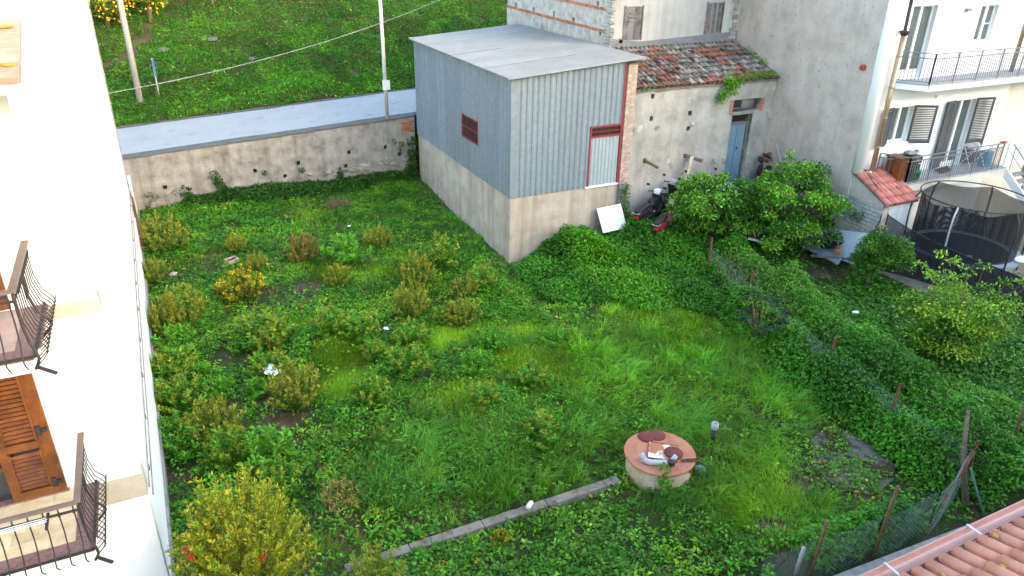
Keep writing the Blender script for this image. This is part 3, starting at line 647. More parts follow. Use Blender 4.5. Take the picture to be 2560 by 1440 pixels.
def left_balcony(zf, floorm, cloth):
    b = MB().box(-5.2, -1.42, zf-.2, -.66, -.001, zf-.022).build('balcony', m_white, lh)
    # granite edging and floor tiles
    MB().box(-5.2, -1.46, zf-.021, -.63, -1.2, zf+.012).build('edging', m_granite, b); MB().box(-.83, -1.2, zf-.021, -.57, -.005, zf+.012).build('edging', m_granite, b)
    nx = 14
    for i in range(nx):
        for j in range(5):
            x1 = -.835-.31*i-(.15 if j % 2 else 0); x0 = x1-.306; y0 = -1.197+.239*j
            if x0 < -5.18: continue
            MB().box(x0, y0, zf-.02, min(x1, -.835), y0+.236, zf+.006).build('floor_tile', floorm, b)
    if True:
        for i in range(5): MB().box(-.835-.0-.15, -1.197+.239*i, zf-.02, -.835, -.961+.239*i, zf+.005).build('floor_tile', floorm, b) if i % 2 else None
    zt = zf+.9
    rl = MB(); rl.bar((-5.2, -1.56, zt), (-.62, -1.56, zt), .06, .035); rl.bar((-.62, -1.56, zt), (-.62, -.02, zt), .075, .04)
    rr = rl.build('handrail', m_brownrail, b)
    lo = MB(); lo.bar((-5.2, -1.5, zf+.04), (-.6, -1.5, zf+.04), .03, .03); lo.bar((-.6, -1.5, zf+.04), (-.6, -.02, zf+.04), .03, .03); lo.build('bottom_rail', m_iron, b)
    lo = MB(); lo.bar((-5.2, -1.56, zt-.12), (-.62, -1.56, zt-.12), .025, .025); lo.bar((-.62, -1.56, zt-.12), (-.62, -.02, zt-.12), .02, .02); lo.build('middle_rail', m_iron, b)
    def belly(p, o_):      # pot-bellied bar bulging outwards near the floor
        p = Vector(p); o_ = Vector(o_); pr = [(0, .88), (-.0, .5), (.05, .28), (.14, .16), (.16, .08), (.1, .0), (.02, -.08)]
        return [p+o_*a+Z*(zf+c_) for a, c_ in pr]
    for k in range(27):
        x = -.68-.165*k; MB().tube(belly((x, -1.55, 0), (0, -1, 0)), .009, 5).build('baluster', m_iron, b)
        MB().box(x-.014, -1.575, zt-.15, x+.014, -1.545, zt-.1).build('collar', m_iron, b)
    for k in range(13):
        y = -1.5+.115*k
        MB().tube(belly((-.615, y, 0), (1, 0, 0)), .007, 5).build('baluster', m_iron, b)
    for k in range(19):
        y = -1.52+.08*k
        MB().ring((-.46, y, zf+.1), (0, 1, 0), (.3, 0, .95), .045, .006, 10, 4).build('scroll', m_iron, b)
        if k < 15: MB().ring((-.6, y+.2, zt-.085), (0, 1, 0), (0, 0, 1), .045, .006, 10, 4).build('scroll', m_iron, b)
    for px_, py_ in ((-.62, -1.56), (-.62, -.8)):
        pp = belly((px_, py_, 0), (.5, -.5, 0) if py_ < -1 else (1, 0, 0)); MB().tube(pp, .018, 6).build('post', m_iron, b)
    mb = MB(); mb.bar((-.6, -1.5, zf-.1), (-.42, -1.62, zf-.16), .035, .03); mb.build('bracket', m_iron, b)
    if cloth:
        for j in range(3):
            y = -1.66-.05*j; MB().tube([(-4.5, y, zt-.1), (-.95, y+.02, zt-.06+.01*j)], .006, 4).build('clothesline', m_whitepl, b)
        MB().bar((-.95, -1.55, zt-.07), (-.95, -1.85, zt-.07), .03, .03).build('line_bracket', m_iron, b)
    return b
left_balcony(3.0, m_cream, True); left_balcony(5.95, m_pink, False)
def left_door(z0, z1):
    x1, x0 = -1.03, -2.22
    fr = MB(); fr.box(x0-.06, -.05, z0, x0, .1, z1); fr.box(x1, -.05, z0, x1+.06, .1, z1); fr.box(x0, -.05, z1-.05, x1, .1, z1); d = fr.build('balcony_door', m_wood, lh)
    MB().box(x0, .06, z0, x1, .1, z1).build('glazing', m_glassd, d)
    for a in (x0+.02, x0+.3, x0+.58): MB().box(a, .03, z0, a+.05, .06, z1-.05).build('glazing_bar', m_wood, d)
    MB().box(x0, .03, z0+.5, x1, .058, z0+.56).build('glazing_bar', m_wood, d)
    a, b = x1-.6, x1
    lf = MB()
    for q in ((a, z0, a+.1, z1-.05), (b-.1, z0, b, z1-.05), (a+.1, z0, b-.1, z0+.14), (a+.1, z0+.82, b-.1, z0+.94), (a+.1, z1-.17, b-.1, z1-.05)): lf.box(q[0], -.06, q[1], q[2], -.02, q[3])
    lo = lf.build('shutter_leaf', m_wood, lh)
    for za, zb in ((z0+.16, z0+.8), (z0+.96, z1-.19)):
        for s_ in (a+.1, b-.125): MB().box(s_, -.075, za, s_+.025, -.03, zb).build('bead', m_wood, lo)
        n_ = int((zb-za)/.07)
        for k in range(n_):
            MB().obox(((a+b)/2, -.04, za+.03+(zb-za-.04)*k/n_), (.175, 0, 0), (0, .02, .017), (0, -.003, .0035)).build('slat', m_wood, lo)
    for zz in (z0+.12, z0+1.02, z0+2.0):
        mb = MB(); mb.box(b-.09, -.085, zz, b-.03, -.062, zz+.16); mb.box(b-.02, -.09, zz+.05, b+.05, -.055, zz+.11); mb.build('hinge', m_iron, lo)
left_door(3.03, 5.35); left_door(5.99, 8.3)
MB().box(-2.4, -.06, 3.006, -.95, .2, 3.03).build('threshold', m_granite, lh)
# tiled canopy above the upper balcony
cn = MB().prism([(-5.4, -1.2, 8.86), (-.1, -1.2, 8.86), (-.1, 0, 9.27), (-5.4, 0, 9.27)], (0, 0, .08)).build('canopy', m_white, lh)
for i in range(10):
    for j in range(4): link('canopy_tile', nt_, cn, Matrix.Translation((-.48-.2*i, -1.2+.31*j, 8.97+.107*j)) @ Matrix.Rotation(.33, 4, 'X')).data = nt_
for k in range(4):
    y = -1.22+.31*k; c_ = MB().obox((-.19, y+.15, 9.0+.34*(k*.31+.15)), (.13, 0, 0), (0, .15, .051), (0, -.014, .04)); c_.build('coping', m_ridge, cn, bevel=.012)
for x, y, z in ((-.17, -1.0, 9.12), (-.2, -.2, 9.41), (-.42, -1.2, 9.03), (-.55, -.7, 9.2), (-.5, -.4, 9.3), (-.44, -.95, 9.12)):
    MB().rock((x, y, z), .09, .05, .02).build('lichen_patch', m_lichen, cn)
mb = MB().prism([(-.22, -1.15, 8.55), (-.1, -1.15, 8.55), (-.1, -1.15, 8.86), (-.22, -1.15, 8.86)], (0, 1.15, 0)); mb.build('bracket', m_white, cn)

# ---------------------------------------------------------------- near house: roof and gutter in the lower right corner
nh = thing('near_tiled_house', 'terracotta tiled roof with a painted gutter at the lower right corner', 'house', (4.0, 3.42, 0))
MB().box(-1.2, -9.2, -.3, 13, -.4, 4.2).build('wall', m_concg, nh)
RS3 = R(17)
mb = MB().prism([(-1.5, -.12, 4.22), (13.3, -.12, 4.22), (13.3, -5.0, 4.22+4.88*math.tan(RS3)), (-1.5, -5.0, 4.22+4.88*math.tan(RS3))], (0, 0, .1)); mb.build('roof_deck', m_oldwood, nh)
mb = MB().prism([(-1.5, -9.8, 4.3), (13.3, -9.8, 4.3), (13.3, -5.0, 4.22+4.88*math.tan(RS3)), (-1.5, -5.0, 4.22+4.88*math.tan(RS3))], (0, 0, .1)); mb.build('roof_back', m_roman, nh)
g_ = MB()
for k in range(8):
    a0, a1 = math.pi*(1+k/8), math.pi*(1+(k+1)/8)
    for r_, fl in ((.085, 0), (.078, 1)):
        p = [(-1.5, .0+r_*math.cos(a0), 4.40+r_*math.sin(a0)), (13.3, .0+r_*math.cos(a0), 4.40+r_*math.sin(a0)), (13.3, .0+r_*math.cos(a1), 4.40+r_*math.sin(a1)), (-1.5, r_*math.cos(a1), 4.40+r_*math.sin(a1))]
        g_.add(p, [(0, 1, 2, 3)])
g_.tube([(-1.5, .085, 4.40), (13.3, .085, 4.40)], .012, 6); g_.build('gutter', m_gutter, nh, True)
for x in (2.25, 3.6, 5.1): MB().bar((x, .1, 4.42), (x, -.1, 4.42), .03, .006).build('gutter_strap', m_steel, nh)
tm = coppo(.46, .088, .08, .016, 8)
tm.add([(.075, 0, .012), (.15, 0, .0), (.15, .46, .0), (.075, .46, .012), (.075, 0, .0), (.15, 0, -.014), (.15, .46, -.014), (.075, .46, 0)], [(0, 1, 2, 3), (0, 4, 5, 1)])
rt = tm.mesh('roof_tile', m_roman, True)
for i in range(28):
    for j in range(9):
        M = Matrix.Translation((1.0+.215*i, -.1-.37*j*math.cos(RS3), 4.34+.37*j*math.sin(RS3)+.006)) @ Matrix.Rotation(math.pi, 4, 'Z') @ Matrix.Rotation(RS3-.035, 4, 'X') @ Matrix.Rotation(rnd.uniform(-.012, .012), 4, 'Z')
        link('roof_tile', rt, nh, M)
for x, j in ((4.35, .5), (3.2, 1.2), (5.2, .3), (2.6, .6), (4.8, 1.6), (3.7, .2)):
    MB().rock((x, -.1-.37*j, 4.34+.11*j+.085), .03, .035, .012).build('lichen_patch', m_lichen, nh)

# ---------------------------------------------------------------- unseen blocks added behind the camera, sized to shade the lot
def shade_block(name, label, x0, x1, y0, y1, h, m_):
    b = thing(name, label, 'building', (x0, y1, 0)); W = x1-x0; D = y1-y0; hs = []; n_ = int(W/3.2); fl = int(h/3.1)
    for i in range(n_):
        for f_ in range(fl): a = W*(i+.5)/n_; hs.append((a-.6, 1+3.1*f_, a+.6, 2.5+3.1*f_, .18))
    mb = MB(); skin(mb, (0, 0, -.5), (1, 0, 0), (0, 0, 1), (0, 1, 0), W, h+.5, hs, .18, 3, 0, 60); mb.build('front_wall', m_, b)
    MB().box(0, -D, -.5, W, -.25, h).build('wall', m_, b); MB().box(-.4, -D-.4, h, W+.4, .4, h+.3).build('roof', m_concg, b)
    for q in hs: MB().box(q[0]+.05, -.15, q[1]-.45, q[2]-.05, -.12, q[3]-.55).build('window', m_glass, b)
shade_block('low_shade_block', 'low pale block added unseen behind the viewpoint to shade the lot', -14, 20.4, -30, -18, 7.5, m_whitewarm)
shade_block('tall_shade_block', 'tall pale block added unseen behind the viewpoint to shade the lot', 21, 47, -32, -18, 19.5, m_white)
shade_block('tall_shade_block', 'tall cream block added unseen behind the viewpoint on the far right for shade', 47.2, 80, -33, -18.5, 19.5, m_whitewarm)

# ---------------------------------------------------------------- yard on the right: paving, trampoline, stairs, nets
yd = MB().prism([(21.47, 11.2, -.4), (40, 11.2, -.4), (40, 17.1, -.4), (21.47, 17.1, -.4)], (0, 0, .47)); struct('yard_paving', yd, m_pave)
tr = thing('trampoline', 'round trampoline with black safety net in the yard on the right', 'trampoline', (24.2, 14.4, .07), rz=.3)
X_, Y_ = Vector((1, 0, 0)), Vector((0, 1, 0))
MB().ring((0, 0, .78), X_, Y_, 1.74, .03, 36, 6).build('frame', m_steel, tr, True)
MB().lathe([(0, .775), (1.45, .775), (1.45, .785), (0, .787)], 40).build('mat', m_mat, tr)
pd = MB()
for i in range(40):
    a0, a1 = 2*math.pi*i/40, 2*math.pi*(i+1)/40
    for r0, r1, z0, z1 in ((1.43, 1.6, .80, .835), (1.6, 1.8, .835, .815), (1.8, 1.8, .815, .72)):
        pd.add([(r0*math.cos(a0), r0*math.sin(a0), z0), (r1*math.cos(a0), r1*math.sin(a0), z1), (r1*math.cos(a1), r1*math.sin(a1), z1), (r0*math.cos(a1), r0*math.sin(a1), z0)], [(0, 1, 2, 3)])
pd.build('pad', m_pad, tr, True)
def pol(r, a, z): return Vector((r*math.cos(a), r*math.sin(a), z))
for k in range(6):
    a = k*math.pi/3
    MB().tube([pol(1.76, a-.12, .78), pol(1.72, a-.12, .04), pol(1.72, a+.12, .04), pol(1.76, a+.12, .78)], .022, 6).build('leg', m_steel, tr, True)
    MB().tube([pol(1.84, a, .2), pol(1.84, a, 1.3), pol(1.88, a, 1.9), pol(1.82, a, 2.35), pol(1.66, a, 2.62)], .028, 7).build('pole', m_black if k % 3 else m_steel, tr, True)
MB().ring((0, 0, 2.62), X_, Y_, 1.66, .022, 40, 6).build('top_ring', m_black, tr, True)
def netmesh(path, z0s, z1s, cell, wd):
    """real knitted net: thin crossing ribbons between two edge curves"""
    m = MB(); P = [Vector(p) for p in path]; cum = [0]
    for a, b in zip(P[:-1], P[1:]): cum.append(cum[-1]+(b-a).length)
    def at(s):
        s = min(max(s, 0), cum[-1]-1e-6); i = max(j for j in range(len(cum)-1) if cum[j] <= s); t = (s-cum[i])/(cum[i+1]-cum[i])
        return P[i].lerp(P[i+1], t), z0s[i]+(z0s[i+1]-z0s[i])*t, z1s[i]+(z1s[i+1]-z1s[i])*t, (P[i+1]-P[i]).normalized()
    n_ = int(cum[-1]/cell)
    for k in range(n_+1):
        p, a, b, t = at(cell*k); m.add([p-t*wd/2+Z*a, p+t*wd/2+Z*a, p+t*wd/2+Z*b, p-t*wd/2+Z*b], [(0, 1, 2, 3)])
    rows = int(max(b-a for a, b in zip(z0s, z1s))/cell); q = [at(cum[-1]*k/max(12, len(P)*2)) for k in range(max(12, len(P)*2)+1)]
    for r_ in range(rows+1):
        for (p, a, b, t), (p2, a2, b2, t2) in zip(q[:-1], q[1:]):
            f = r_/rows; za, zb = a+(b-a)*f, a2+(b2-a2)*f; m.add([p+Z*(za-wd/2), p2+Z*(zb-wd/2), p2+Z*(zb+wd/2), p+Z*(za+wd/2)], [(0, 1, 2, 3)])
    return m
pts = [pol(1.6, 2*math.pi*k/36, 0) for k in range(37)]
tag(netmesh(pts, [.82]*37, [2.6-.16*abs(math.sin(3*2*math.pi*k/36)) for k in range(37)], .03, .016).build('safety_net', m_net, tr), kind='stuff')
nf = thing('windbreak_net_fence', 'black windbreak net sagging in front of the trampoline', 'net', (0, 0, 0))
tag(netmesh([(21.55, 15.5, 0), (21.85, 14.9, 0), (22.2, 14.1, 0), (22.45, 13.0, 0), (22.75, 11.6, 0), (22.9, 10.6, 0)], [.05]*6, [2.05, 1.75, 1.5, 1.35, 1.25, 1.2], .03, .016).build('net', m_net, nf), kind='stuff')
for x, y, h in ((21.55, 15.5, 2.1), (22.2, 14.1, 1.6), (22.75, 11.6, 1.35), (22.9, 10.6, 1.3)): MB().tube([(x, y, -.2), (x, y, h)], .02, 6).build('post', m_iron, nf)
mb = MB(); mb.tube([(21.55, 15.5, 2.05), (21.85, 14.9, 1.75), (22.2, 14.1, 1.5), (22.45, 13, 1.35), (22.75, 11.6, 1.25), (22.9, 10.6, 1.2)], .014, 5); mb.build('top_cord', m_black, nf)
o = MB().lathe([(0, 0), (.28, .0), (.33, .05), (.3, .1), (0, .12)], 14).build('foam_pad', m_whitepl); o.location = (25.0, 12.75, .9); o.scale = (1.3, .7, .6); tag(o, 'white folded pad lying on the edge of the trampoline', 'pad')
o = MB().rock((0, 0, 0), .14, .1, .04).build('paper_scrap', m_whitepl); o.location = (23.6, 13.7, .9); tag(o, 'small white paper scrap on the black trampoline mat', 'litter')
st = thing('outdoor_staircase', 'open concrete staircase with railing at the right edge', 'stairs', (28.5, 16.2, 0))
n_ = 12
for k in range(n_):
    zt = 2.62-2.55*(k+1)/(n_+1); MB().box(.1, -.3-.23*k, zt-.05, 1.0, -.02-.23*k, zt).build('tread', m_concg, st)
for x in (0, 1.02): MB().prism([(x, 0, 2.66), (x, 0, 2.3), (x, -2.95, -.1), (x, -3.1, .12)], (.09, 0, 0)).build('stringer', m_white if x == 0 else m_concg, st)
hr = MB()
for x in (.05, 1.06): hr.tube([(x, 0, 3.55), (x, -2.9, 1.05)], .02, 6); hr.tube([(x, 0, 3.2), (x, -2.9, .7)], .012, 5)
hr.build('handrail', m_greymet, st)
for k in range(5):
    for x in (.05, 1.06): MB().tube([(x, -.1-.65*k, 2.55-.56*k), (x, -.1-.65*k, 3.46-.56*k)], .014, 5).build('post', m_greymet, st)
pn = thing('white_stair_panel', 'white panel with slots beside the top of the staircase', 'panel', (28.35, 16.25, 2.7))
for k in range(6): MB().box(0, -.0, .05+.15*k, .75, .03, .14+.15*k).build('slat', m_whitepl, pn)
for x in (0, .72): MB().box(x, -.02, 0, x+.06, -.001, 1.0).build('stile', m_whitepl, pn)
# things on the lower balcony
o = thing('wooden_cabinet', 'orange brown wooden cabinet on the lower right balcony', 'cabinet', (22.92, 16.62, 2.7))
MB().box(-.2, -.3, 0, .2, .3, .85).build('body', m_wood, o, bevel=.01); MB().box(-.23, -.33, .85, .23, .33, .9).build('top', m_wood, o); MB().box(-.215, -.01, .05, -.2, .01, .8).build('door_gap', m_iron, o)
o = thing('barbecue', 'black barbecue with papers on its lid on the lower right balcony', 'barbecue', (23.6, 16.72, 2.7))
MB().box(-.35, -.25, .0, .35, .25, .55).build('cart', m_black, o, bevel=.02); MB().box(-.38, -.28, .58, .38, .28, .86).build('lid', m_black, o, bevel=.06); MB().rock((0, 0, .93), .28, .2, .08).build('papers', m_concg, o); MB().rock((.25, -.05, .98), .1, .1, .06).build('blue_rag', m_blue, o)
o = MB().lathe([(.15, 0), (.2, .36), (.21, .36), (.21, .4), (.17, .4), (.14, .02)], 16).build('green_bucket', m_green, None, True); o.location = (23.62, 16.38, 2.7); tag(o, 'green plastic bucket on the lower right balcony', 'bucket')
o = MB().lathe([(.17, 0), (.2, .5), (.21, .5), (.21, .54), (.18, .54), (.15, .02)], 14).build('waste_bin', m_black, None, True); o.location = (23.28, 16.42, 2.7); tag(o, 'black waste bin between wooden cabinet and green bucket', 'bin')
o = thing('drying_rack', 'white wire drying rack on the lower right balcony', 'drying rack', (27.0, 16.6, 2.7))
for k in range(8): MB().tube([(-.4, -.2+.06*k, .75+.02*k), (.4, -.2+.06*k, .75+.02*k)], .008, 4).build('wire', m_whitepl, o)
for x in (-.4, .4): MB().tube([(x, -.3, 0), (x, .22, .9)], .012, 5).build('leg', m_whitepl, o); MB().tube([(x, .3, 0), (x, -.22, .75)], .012, 5).build('leg', m_whitepl, o)
o = MB().box(-.17, -.15, 0, .17, .15, .6).build('blue_bin', m_blue, None, False, .03); o.location = (27.75, 16.6, 2.7); tag(o, 'blue plastic bin at the stair end of the balcony', 'bin')
o = MB().rock((0, 0, 0), .2, .1, .03).build('red_cloth', m_red); o.location = (27.95, 16.25, 3.68); tag(o, 'red cloth lying over the balcony rail by the stairs', 'cloth')
o = thing('folded_chair', 'dark folded things lying on the balcony floor under the shutter', 'clutter', (25.6, 16.7, 2.7))
for k in range(3): MB().bar((-.35+.05*k, -.15+.12*k, .06), (.35, -.1+.1*k, .08+.03*k), .06, .05).build('slat', m_iron, o)

# ---------------------------------------------------------------- round tank with its lid
tk = thing('round_tank', 'low round cream tank with rusty red steel lid standing in the grass', 'tank', (8.45, 9.93, -.24))
MB().lathe([(.69, -.2), (.69, .7), (.66, .73)], 40).build('drum', m_tank, tk, True)
MB().lathe([(.0, .735), (.745, .735), (.75, .74), (.75, .775), (.744, .78), (0, .785)], 48).build('lid', m_lid, tk)
u_ = Vector((.78, -.62, 0)); v_ = Vector((.62, .78, 0))
hb = MB().obox((.05, -.02, .795), u_*.3, v_*.27, Z*.008).build('hatch', m_hatch, tk)
for s_ in (-1, 1): MB().obox(Vector((.05, -.02, .797))+v_*.27*s_, u_*.31, v_*.007, Z*.012).build('hatch_edge', m_darkrust, hb); MB().obox(Vector((.05, -.02, .797))+u_*.3*s_, v_*.28, u_*.007, Z*.012).build('hatch_edge', m_darkrust, hb)
def dome(c, r, h):
    m = MB(); m.lathe([(r, 0), (r*.96, h*.5), (r*.7, h*.85), (r*.3, h), (.02, h*1.03)], 20, c); return m
dome((.28, .5, .785), .19, .045).build('round_cover', m_darkrust, tk, True); dome((.04, .55, .783), .19, .045).build('round_cover', m_darkrust, tk, True); dome((.22, -.17, .8), .2, .07).build('round_cover', m_darkrust, tk, True)
for k in range(3): MB().bar(Vector((.2, -.45, .8))+u_*0+v_*.03*k, Vector((.2, -.45, .8))+u_*.38+v_*(.05*k+.1), .018, .018).build('iron_rod', m_rust, tk)
for a in (-2.2, -1.2, -.5): MB().box(.74*math.cos(a)-.02, .74*math.sin(a)-.02, .66, .74*math.cos(a)+.02, .74*math.sin(a)+.02, .74).build('lid_clip', m_rust, tk)
pp = thing('pipe_fitting', 'grey plastic pipe elbow lying on the tank lid', 'pipe', (8.2, 9.62, .62))
MB().tube([(-.28, .22, .06), (-.25, .14, .0), (-.18, .06, -.02), (-.05, .0, -.02), (.17, -.12, -.01)], [.062, .062, .06, .06, .06], 12).build('elbow', m_pvc, pp, True)
MB().tube([(.14, -.1, -.01), (.26, -.17, .0)], .075, 12).build('socket', m_black, pp, True); MB().tube([(.24, -.12, .03), (.34, -.1, .1)], .05, 10).build('branch', m_pvc, pp, True)
MB().tube([(-.3, .26, .09), (-.275, .21, .045)], .075, 12).build('collar', m_pvc, pp, True)
MB().ring((-.3, .2, .06), Vector((.6, .8, 0)), Z, .09, .014, 10, 5).build('clamp', m_pvc, pp)
vp = thing('vent_pipe', 'upright black pipe with grey collar beside the tank', 'pipe', (10.15, 10.2, .05))
MB().tube([(0, 0, -.1), (0, 0, .42)], .055, 10).build('pipe', m_black, vp, True); MB().lathe([(.06, .38), (.085, .4), (.085, .5), (.07, .55), (.06, .55), (.06, .42)], 14).build('collar', m_pvc, vp, True)
o = MB().lathe([(0, 0), (.12, .0), (.13, .06), (.09, .1), (0, .12)], 12).build('side_cap', pm('faded_green', [(.1, .2, .17), (.16, .26, .22)], 5, .6, .1), tk, True); o.location = (.8, -.4, .3)
# concrete kerb wall
m_kerb = pm('mossy_kerb_concrete', [(.13, .11, .085), (.2, .17, .135), (.26, .225, .185)], 3, .95, .5, 30, spots=((.08, .085, .04), 5, .56))
kb = thing('kerb_wall', 'low grey concrete garden wall running from the tank across the grass', 'wall', (0, 10, -.09))
x = 1.7
while x < 7.45:
    L_ = min(rnd.uniform(.9, 1.7), 7.5-x); MB().obox((x+L_/2, rnd.uniform(-.01, .01), .02+rnd.uniform(-.01, .012)), (L_/2-.006, rnd.uniform(-.01, .01), 0), (0, .1, 0), (0, 0, .2)).build('kerb_section', m_kerb, kb, bevel=.012); x += L_
o = MB().tube([(-.1, 0, .0), (-.05, 0, .0), (.07, -.03, 0), (.12, -.04, 0)], [.05, .055, .05, .018], 10).build('plastic_bottle', m_whitepl, None, True); o.location = (5.4, 10.02, .185); o.rotation_euler = (0, 0, .9); tag(o, 'white plastic bottle lying on the concrete garden wall', 'bottle')
MB_ = MB()
# stream wall and concrete apron near the lower right
cw_ = thing('ditch_wall', 'grey concrete ditch wall under the wire fence at lower right', 'wall', (0, 0, 0))
MB().prism([(7.5, 6.3, .12), (16, 5.85, .12), (16, 5.45, .12), (7.5, 5.9, .12)], (0, 0, -1.4)).build('wall', m_concg, cw_, bevel=.03)
MB().prism([(7.5, 5.9, -.05), (16, 5.45, -.05), (16, 4.9, -.3), (7.5, 5.3, -.3)], (0, 0, -1)).build('footing', m_concg, cw_)
X = [(11.5, 8.3), (11.7, 7.7), (12.3, 7.45), (12.9, 7.6), (13.3, 7.9), (13.6, 8.6), (13.3, 9.2), (12.7, 9.5), (12.3, 9.35), (11.9, 8.9)]
apr = MB().prism([(a, b, float(gh(a, b))*0-.02) for a, b in X], (0, 0, .07)).build('concrete_apron', pm('cracked_slab', [(.09, .075, .06), (.15, .135, .115), (.22, .205, .185)], 1.6, .95, .6, 25, spots=[((.05, .033, .022), 1.6, .46)]), None, False, .02); tag(apr, kind='structure')

# ---------------------------------------------------------------- fences
def chain(path, heights, cell=.095, r=.0022):
    m = MB(); P = [Vector((p[0], p[1], 0)) for p in path]
    for (a, b, ga, gb, ha, hb_) in zip(P[:-1], P[1:], [float(gh(p[0], p[1])) for p in path[:-1]], [float(gh(p[0], p[1])) for p in path[1:]], heights[:-1], heights[1:]):
        L_ = (b-a).length; u = (b-a)/L_; n = Vector((u.y, -u.x, 0)); Hm = max(ha, hb_)
        def pt(s, h): t = s/L_; return a+u*s+Z*(ga+(gb-ga)*t+h*(ha+(hb_-ha)*t)/Hm)+n*.05*math.sin(3.3*s)*math.sin(2*h)
        k = -Hm
        while k < L_:
            for sg in (1, -1):
                s0, s1 = (max(k, 0), min(k+Hm, L_)); h0, h1 = (s0-k, s1-k)
                if sg < 0: h0, h1 = Hm-h0, Hm-h1
                n_ = max(1, int((s1-s0)/.35)); prev = None
                for i in range(n_+1):
                    f = i/n_; p = pt(s0+(s1-s0)*f, h0+(h1-h0)*f)
                    if prev is not None:
                        b0 = len(m.v); m.v += [tuple(prev+Z*r), tuple(prev-Z*r*.6+n*r), tuple(prev-Z*r*.6-n*r), tuple(p+Z*r), tuple(p-Z*r*.6+n*r), tuple(p-Z*r*.6-n*r)]
                        m.f += [(b0, b0+1, b0+4, b0+3), (b0+1, b0+2, b0+5, b0+4), (b0+2, b0, b0+3, b0+5)]
                    prev = p
            k += cell
    return m
f1 = thing('overgrown_wire_fence', 'overgrown wire fence with leaning rusty posts dividing the gardens', 'fence', (0, 0, 0))
PT = [(15.93, 17.52, 1.31, 0, 0), (15.41, 15.05, 1.3, .03, -.02), (14.2, 10.89, 1.5, .08, -.05), (14.02, 8.78, 1.45, .05, 0), (13.87, 6.76, 1.35, .1, .05)]
for x, y, h, ax, ay in PT:
    z = float(gh(x, y)); m2 = MB(); m2.bar((x, y, z-.3), (x+ax, y+ay, z+h), .045, .045); m2.bar((x+.02, y, z-.3), (x+ax+.02, y+ay, z+h), .012, .07); m2.build('post', m_rust, f1)
tag(chain([(p[0], p[1]) for p in PT], [1.05, .95, 1.15, 1.1, 1.1]).build('wire_mesh', m_wire, f1), kind='stuff')
MB().bar((13.87, 6.76, 1.05), (12.75, 6.45, .35), .05, .05).build('brace', m_rust, f1)
f2 = thing('ditch_wire_fence', 'sagging green wire fence on brown posts above the ditch wall', 'fence', (0, 0, 0))
P2 = [(8.1, 6.5, 1.2), (9.27, 6.43, 1.3), (10.67, 6.25, 1.72), (12.3, 6.3, 1.3), (13.87, 6.76, 1.35)]
for x, y, h in P2[1:3]: MB().tube([(x, y, -.3), (x+.06, y-.03, h)], .032, 7).build('post', pm('brown_post', [(.11, .06, .03), (.2, .12, .06)], 9, .7, .3) if 'brown_post' not in bpy.data.materials else bpy.data.materials['brown_post'], f2, True)
tag(chain([(p[0], p[1]) for p in P2], [1.0, 1.1, 1.25, 1.2, 1.2], .09, .0024).build('wire_mesh', m_wire, f2), kind='stuff')
o = MB().tube([(13.66, 5.96, -.2), (13.4, 6.5, 1.0)], .022, 6).build('green_stake', pm('green_stake_paint', [(.06, .16, .11), (.09, .2, .14)], 6, .6, .1), None, True); tag(o, 'thin green metal stake leaning beside the ditch fence', 'stake')
o = MB().tube([(15.78, 7.02, -.2), (15.9, 7.1, 1.35)], .03, 6).build('rusty_stake', m_rust, None, True); tag(o, 'leaning rusty stake at the right edge among vines', 'stake')
o = MB().tube([(13.5, 6.4, .1), (13.75, 6.9, 1.0), (14.0, 7.2, 1.75)], [.07, .05, .035], 7).build('dead_trunk', m_bark, None, True); tag(o, 'dead vine-covered trunk leaning on the ditch fence', 'trunk')
o = MB().tube([(9.15, 6.62, -.1), (9.2, 6.62, .55)], .035, 10).build('grey_pipe_stub', m_pvc, None, True); tag(o, 'grey pipe stub poking up at the bottom edge', 'pipe')

# ---------------------------------------------------------------- poles, cable and signs along the road
z = float(hz(-.28, 38.05)); o = MB().tube([(0, 0, -.5), (-.02, 0, 9)], [.14, .09], 12).build('utility_pole', m_polec, None, True); o.location = (-.28, 38.05, z); tag(o, 'grey concrete utility pole on the green bank beyond the road', 'pole')
o = MB().tube([(0, 0, -.2), (-.03, 0, 7)], [.085, .065], 12).build('street_pole', m_poler, None, True); o.location = (9.22, 31.2, 2.97); tag(o, 'white rust-streaked street pole on the retaining wall', 'pole')
o = MB().box(-.16, -.1, -.2, .16, -.07, .2).build('pole_sign', m_whitepl); o.location = (9.23, 31.2, 4.36); tag(o, 'small blank white plate fixed to the rusty street pole', 'sign')
o = thing('road_sign', 'thin blue road sign seen edge-on on the green bank', 'sign', (.54, 38.2, float(hz(.54, 38.2))), rz=.1)
MB().tube([(0, 0, -.2), (0, 0, 1.75)], .03, 8).build('post', m_steel, o, True); MB().box(-.01, -.3, .95, .02, .3, 1.72).build('plate', pm('sign_blue', [(.05, .12, .3), (.08, .17, .38)], 5, .5, .05), o)
cb = MB(); P0, P1 = Vector((-1.05, 26.5, 5.62)), Vector((12.3, 32.6, 7.55))
cb.tube([P0.lerp(P1, t)+Z*(-.35*4*t*(1-t)) for t in np.linspace(0, 1.25, 26)], .014, 5); o = cb.build('overhead_cable', m_cable, None, True); tag(o, 'pale overhead cable slung from the white house across the road', 'cable')
mb = MB().box(-.03, 0, -.2, .03, .02, .2)

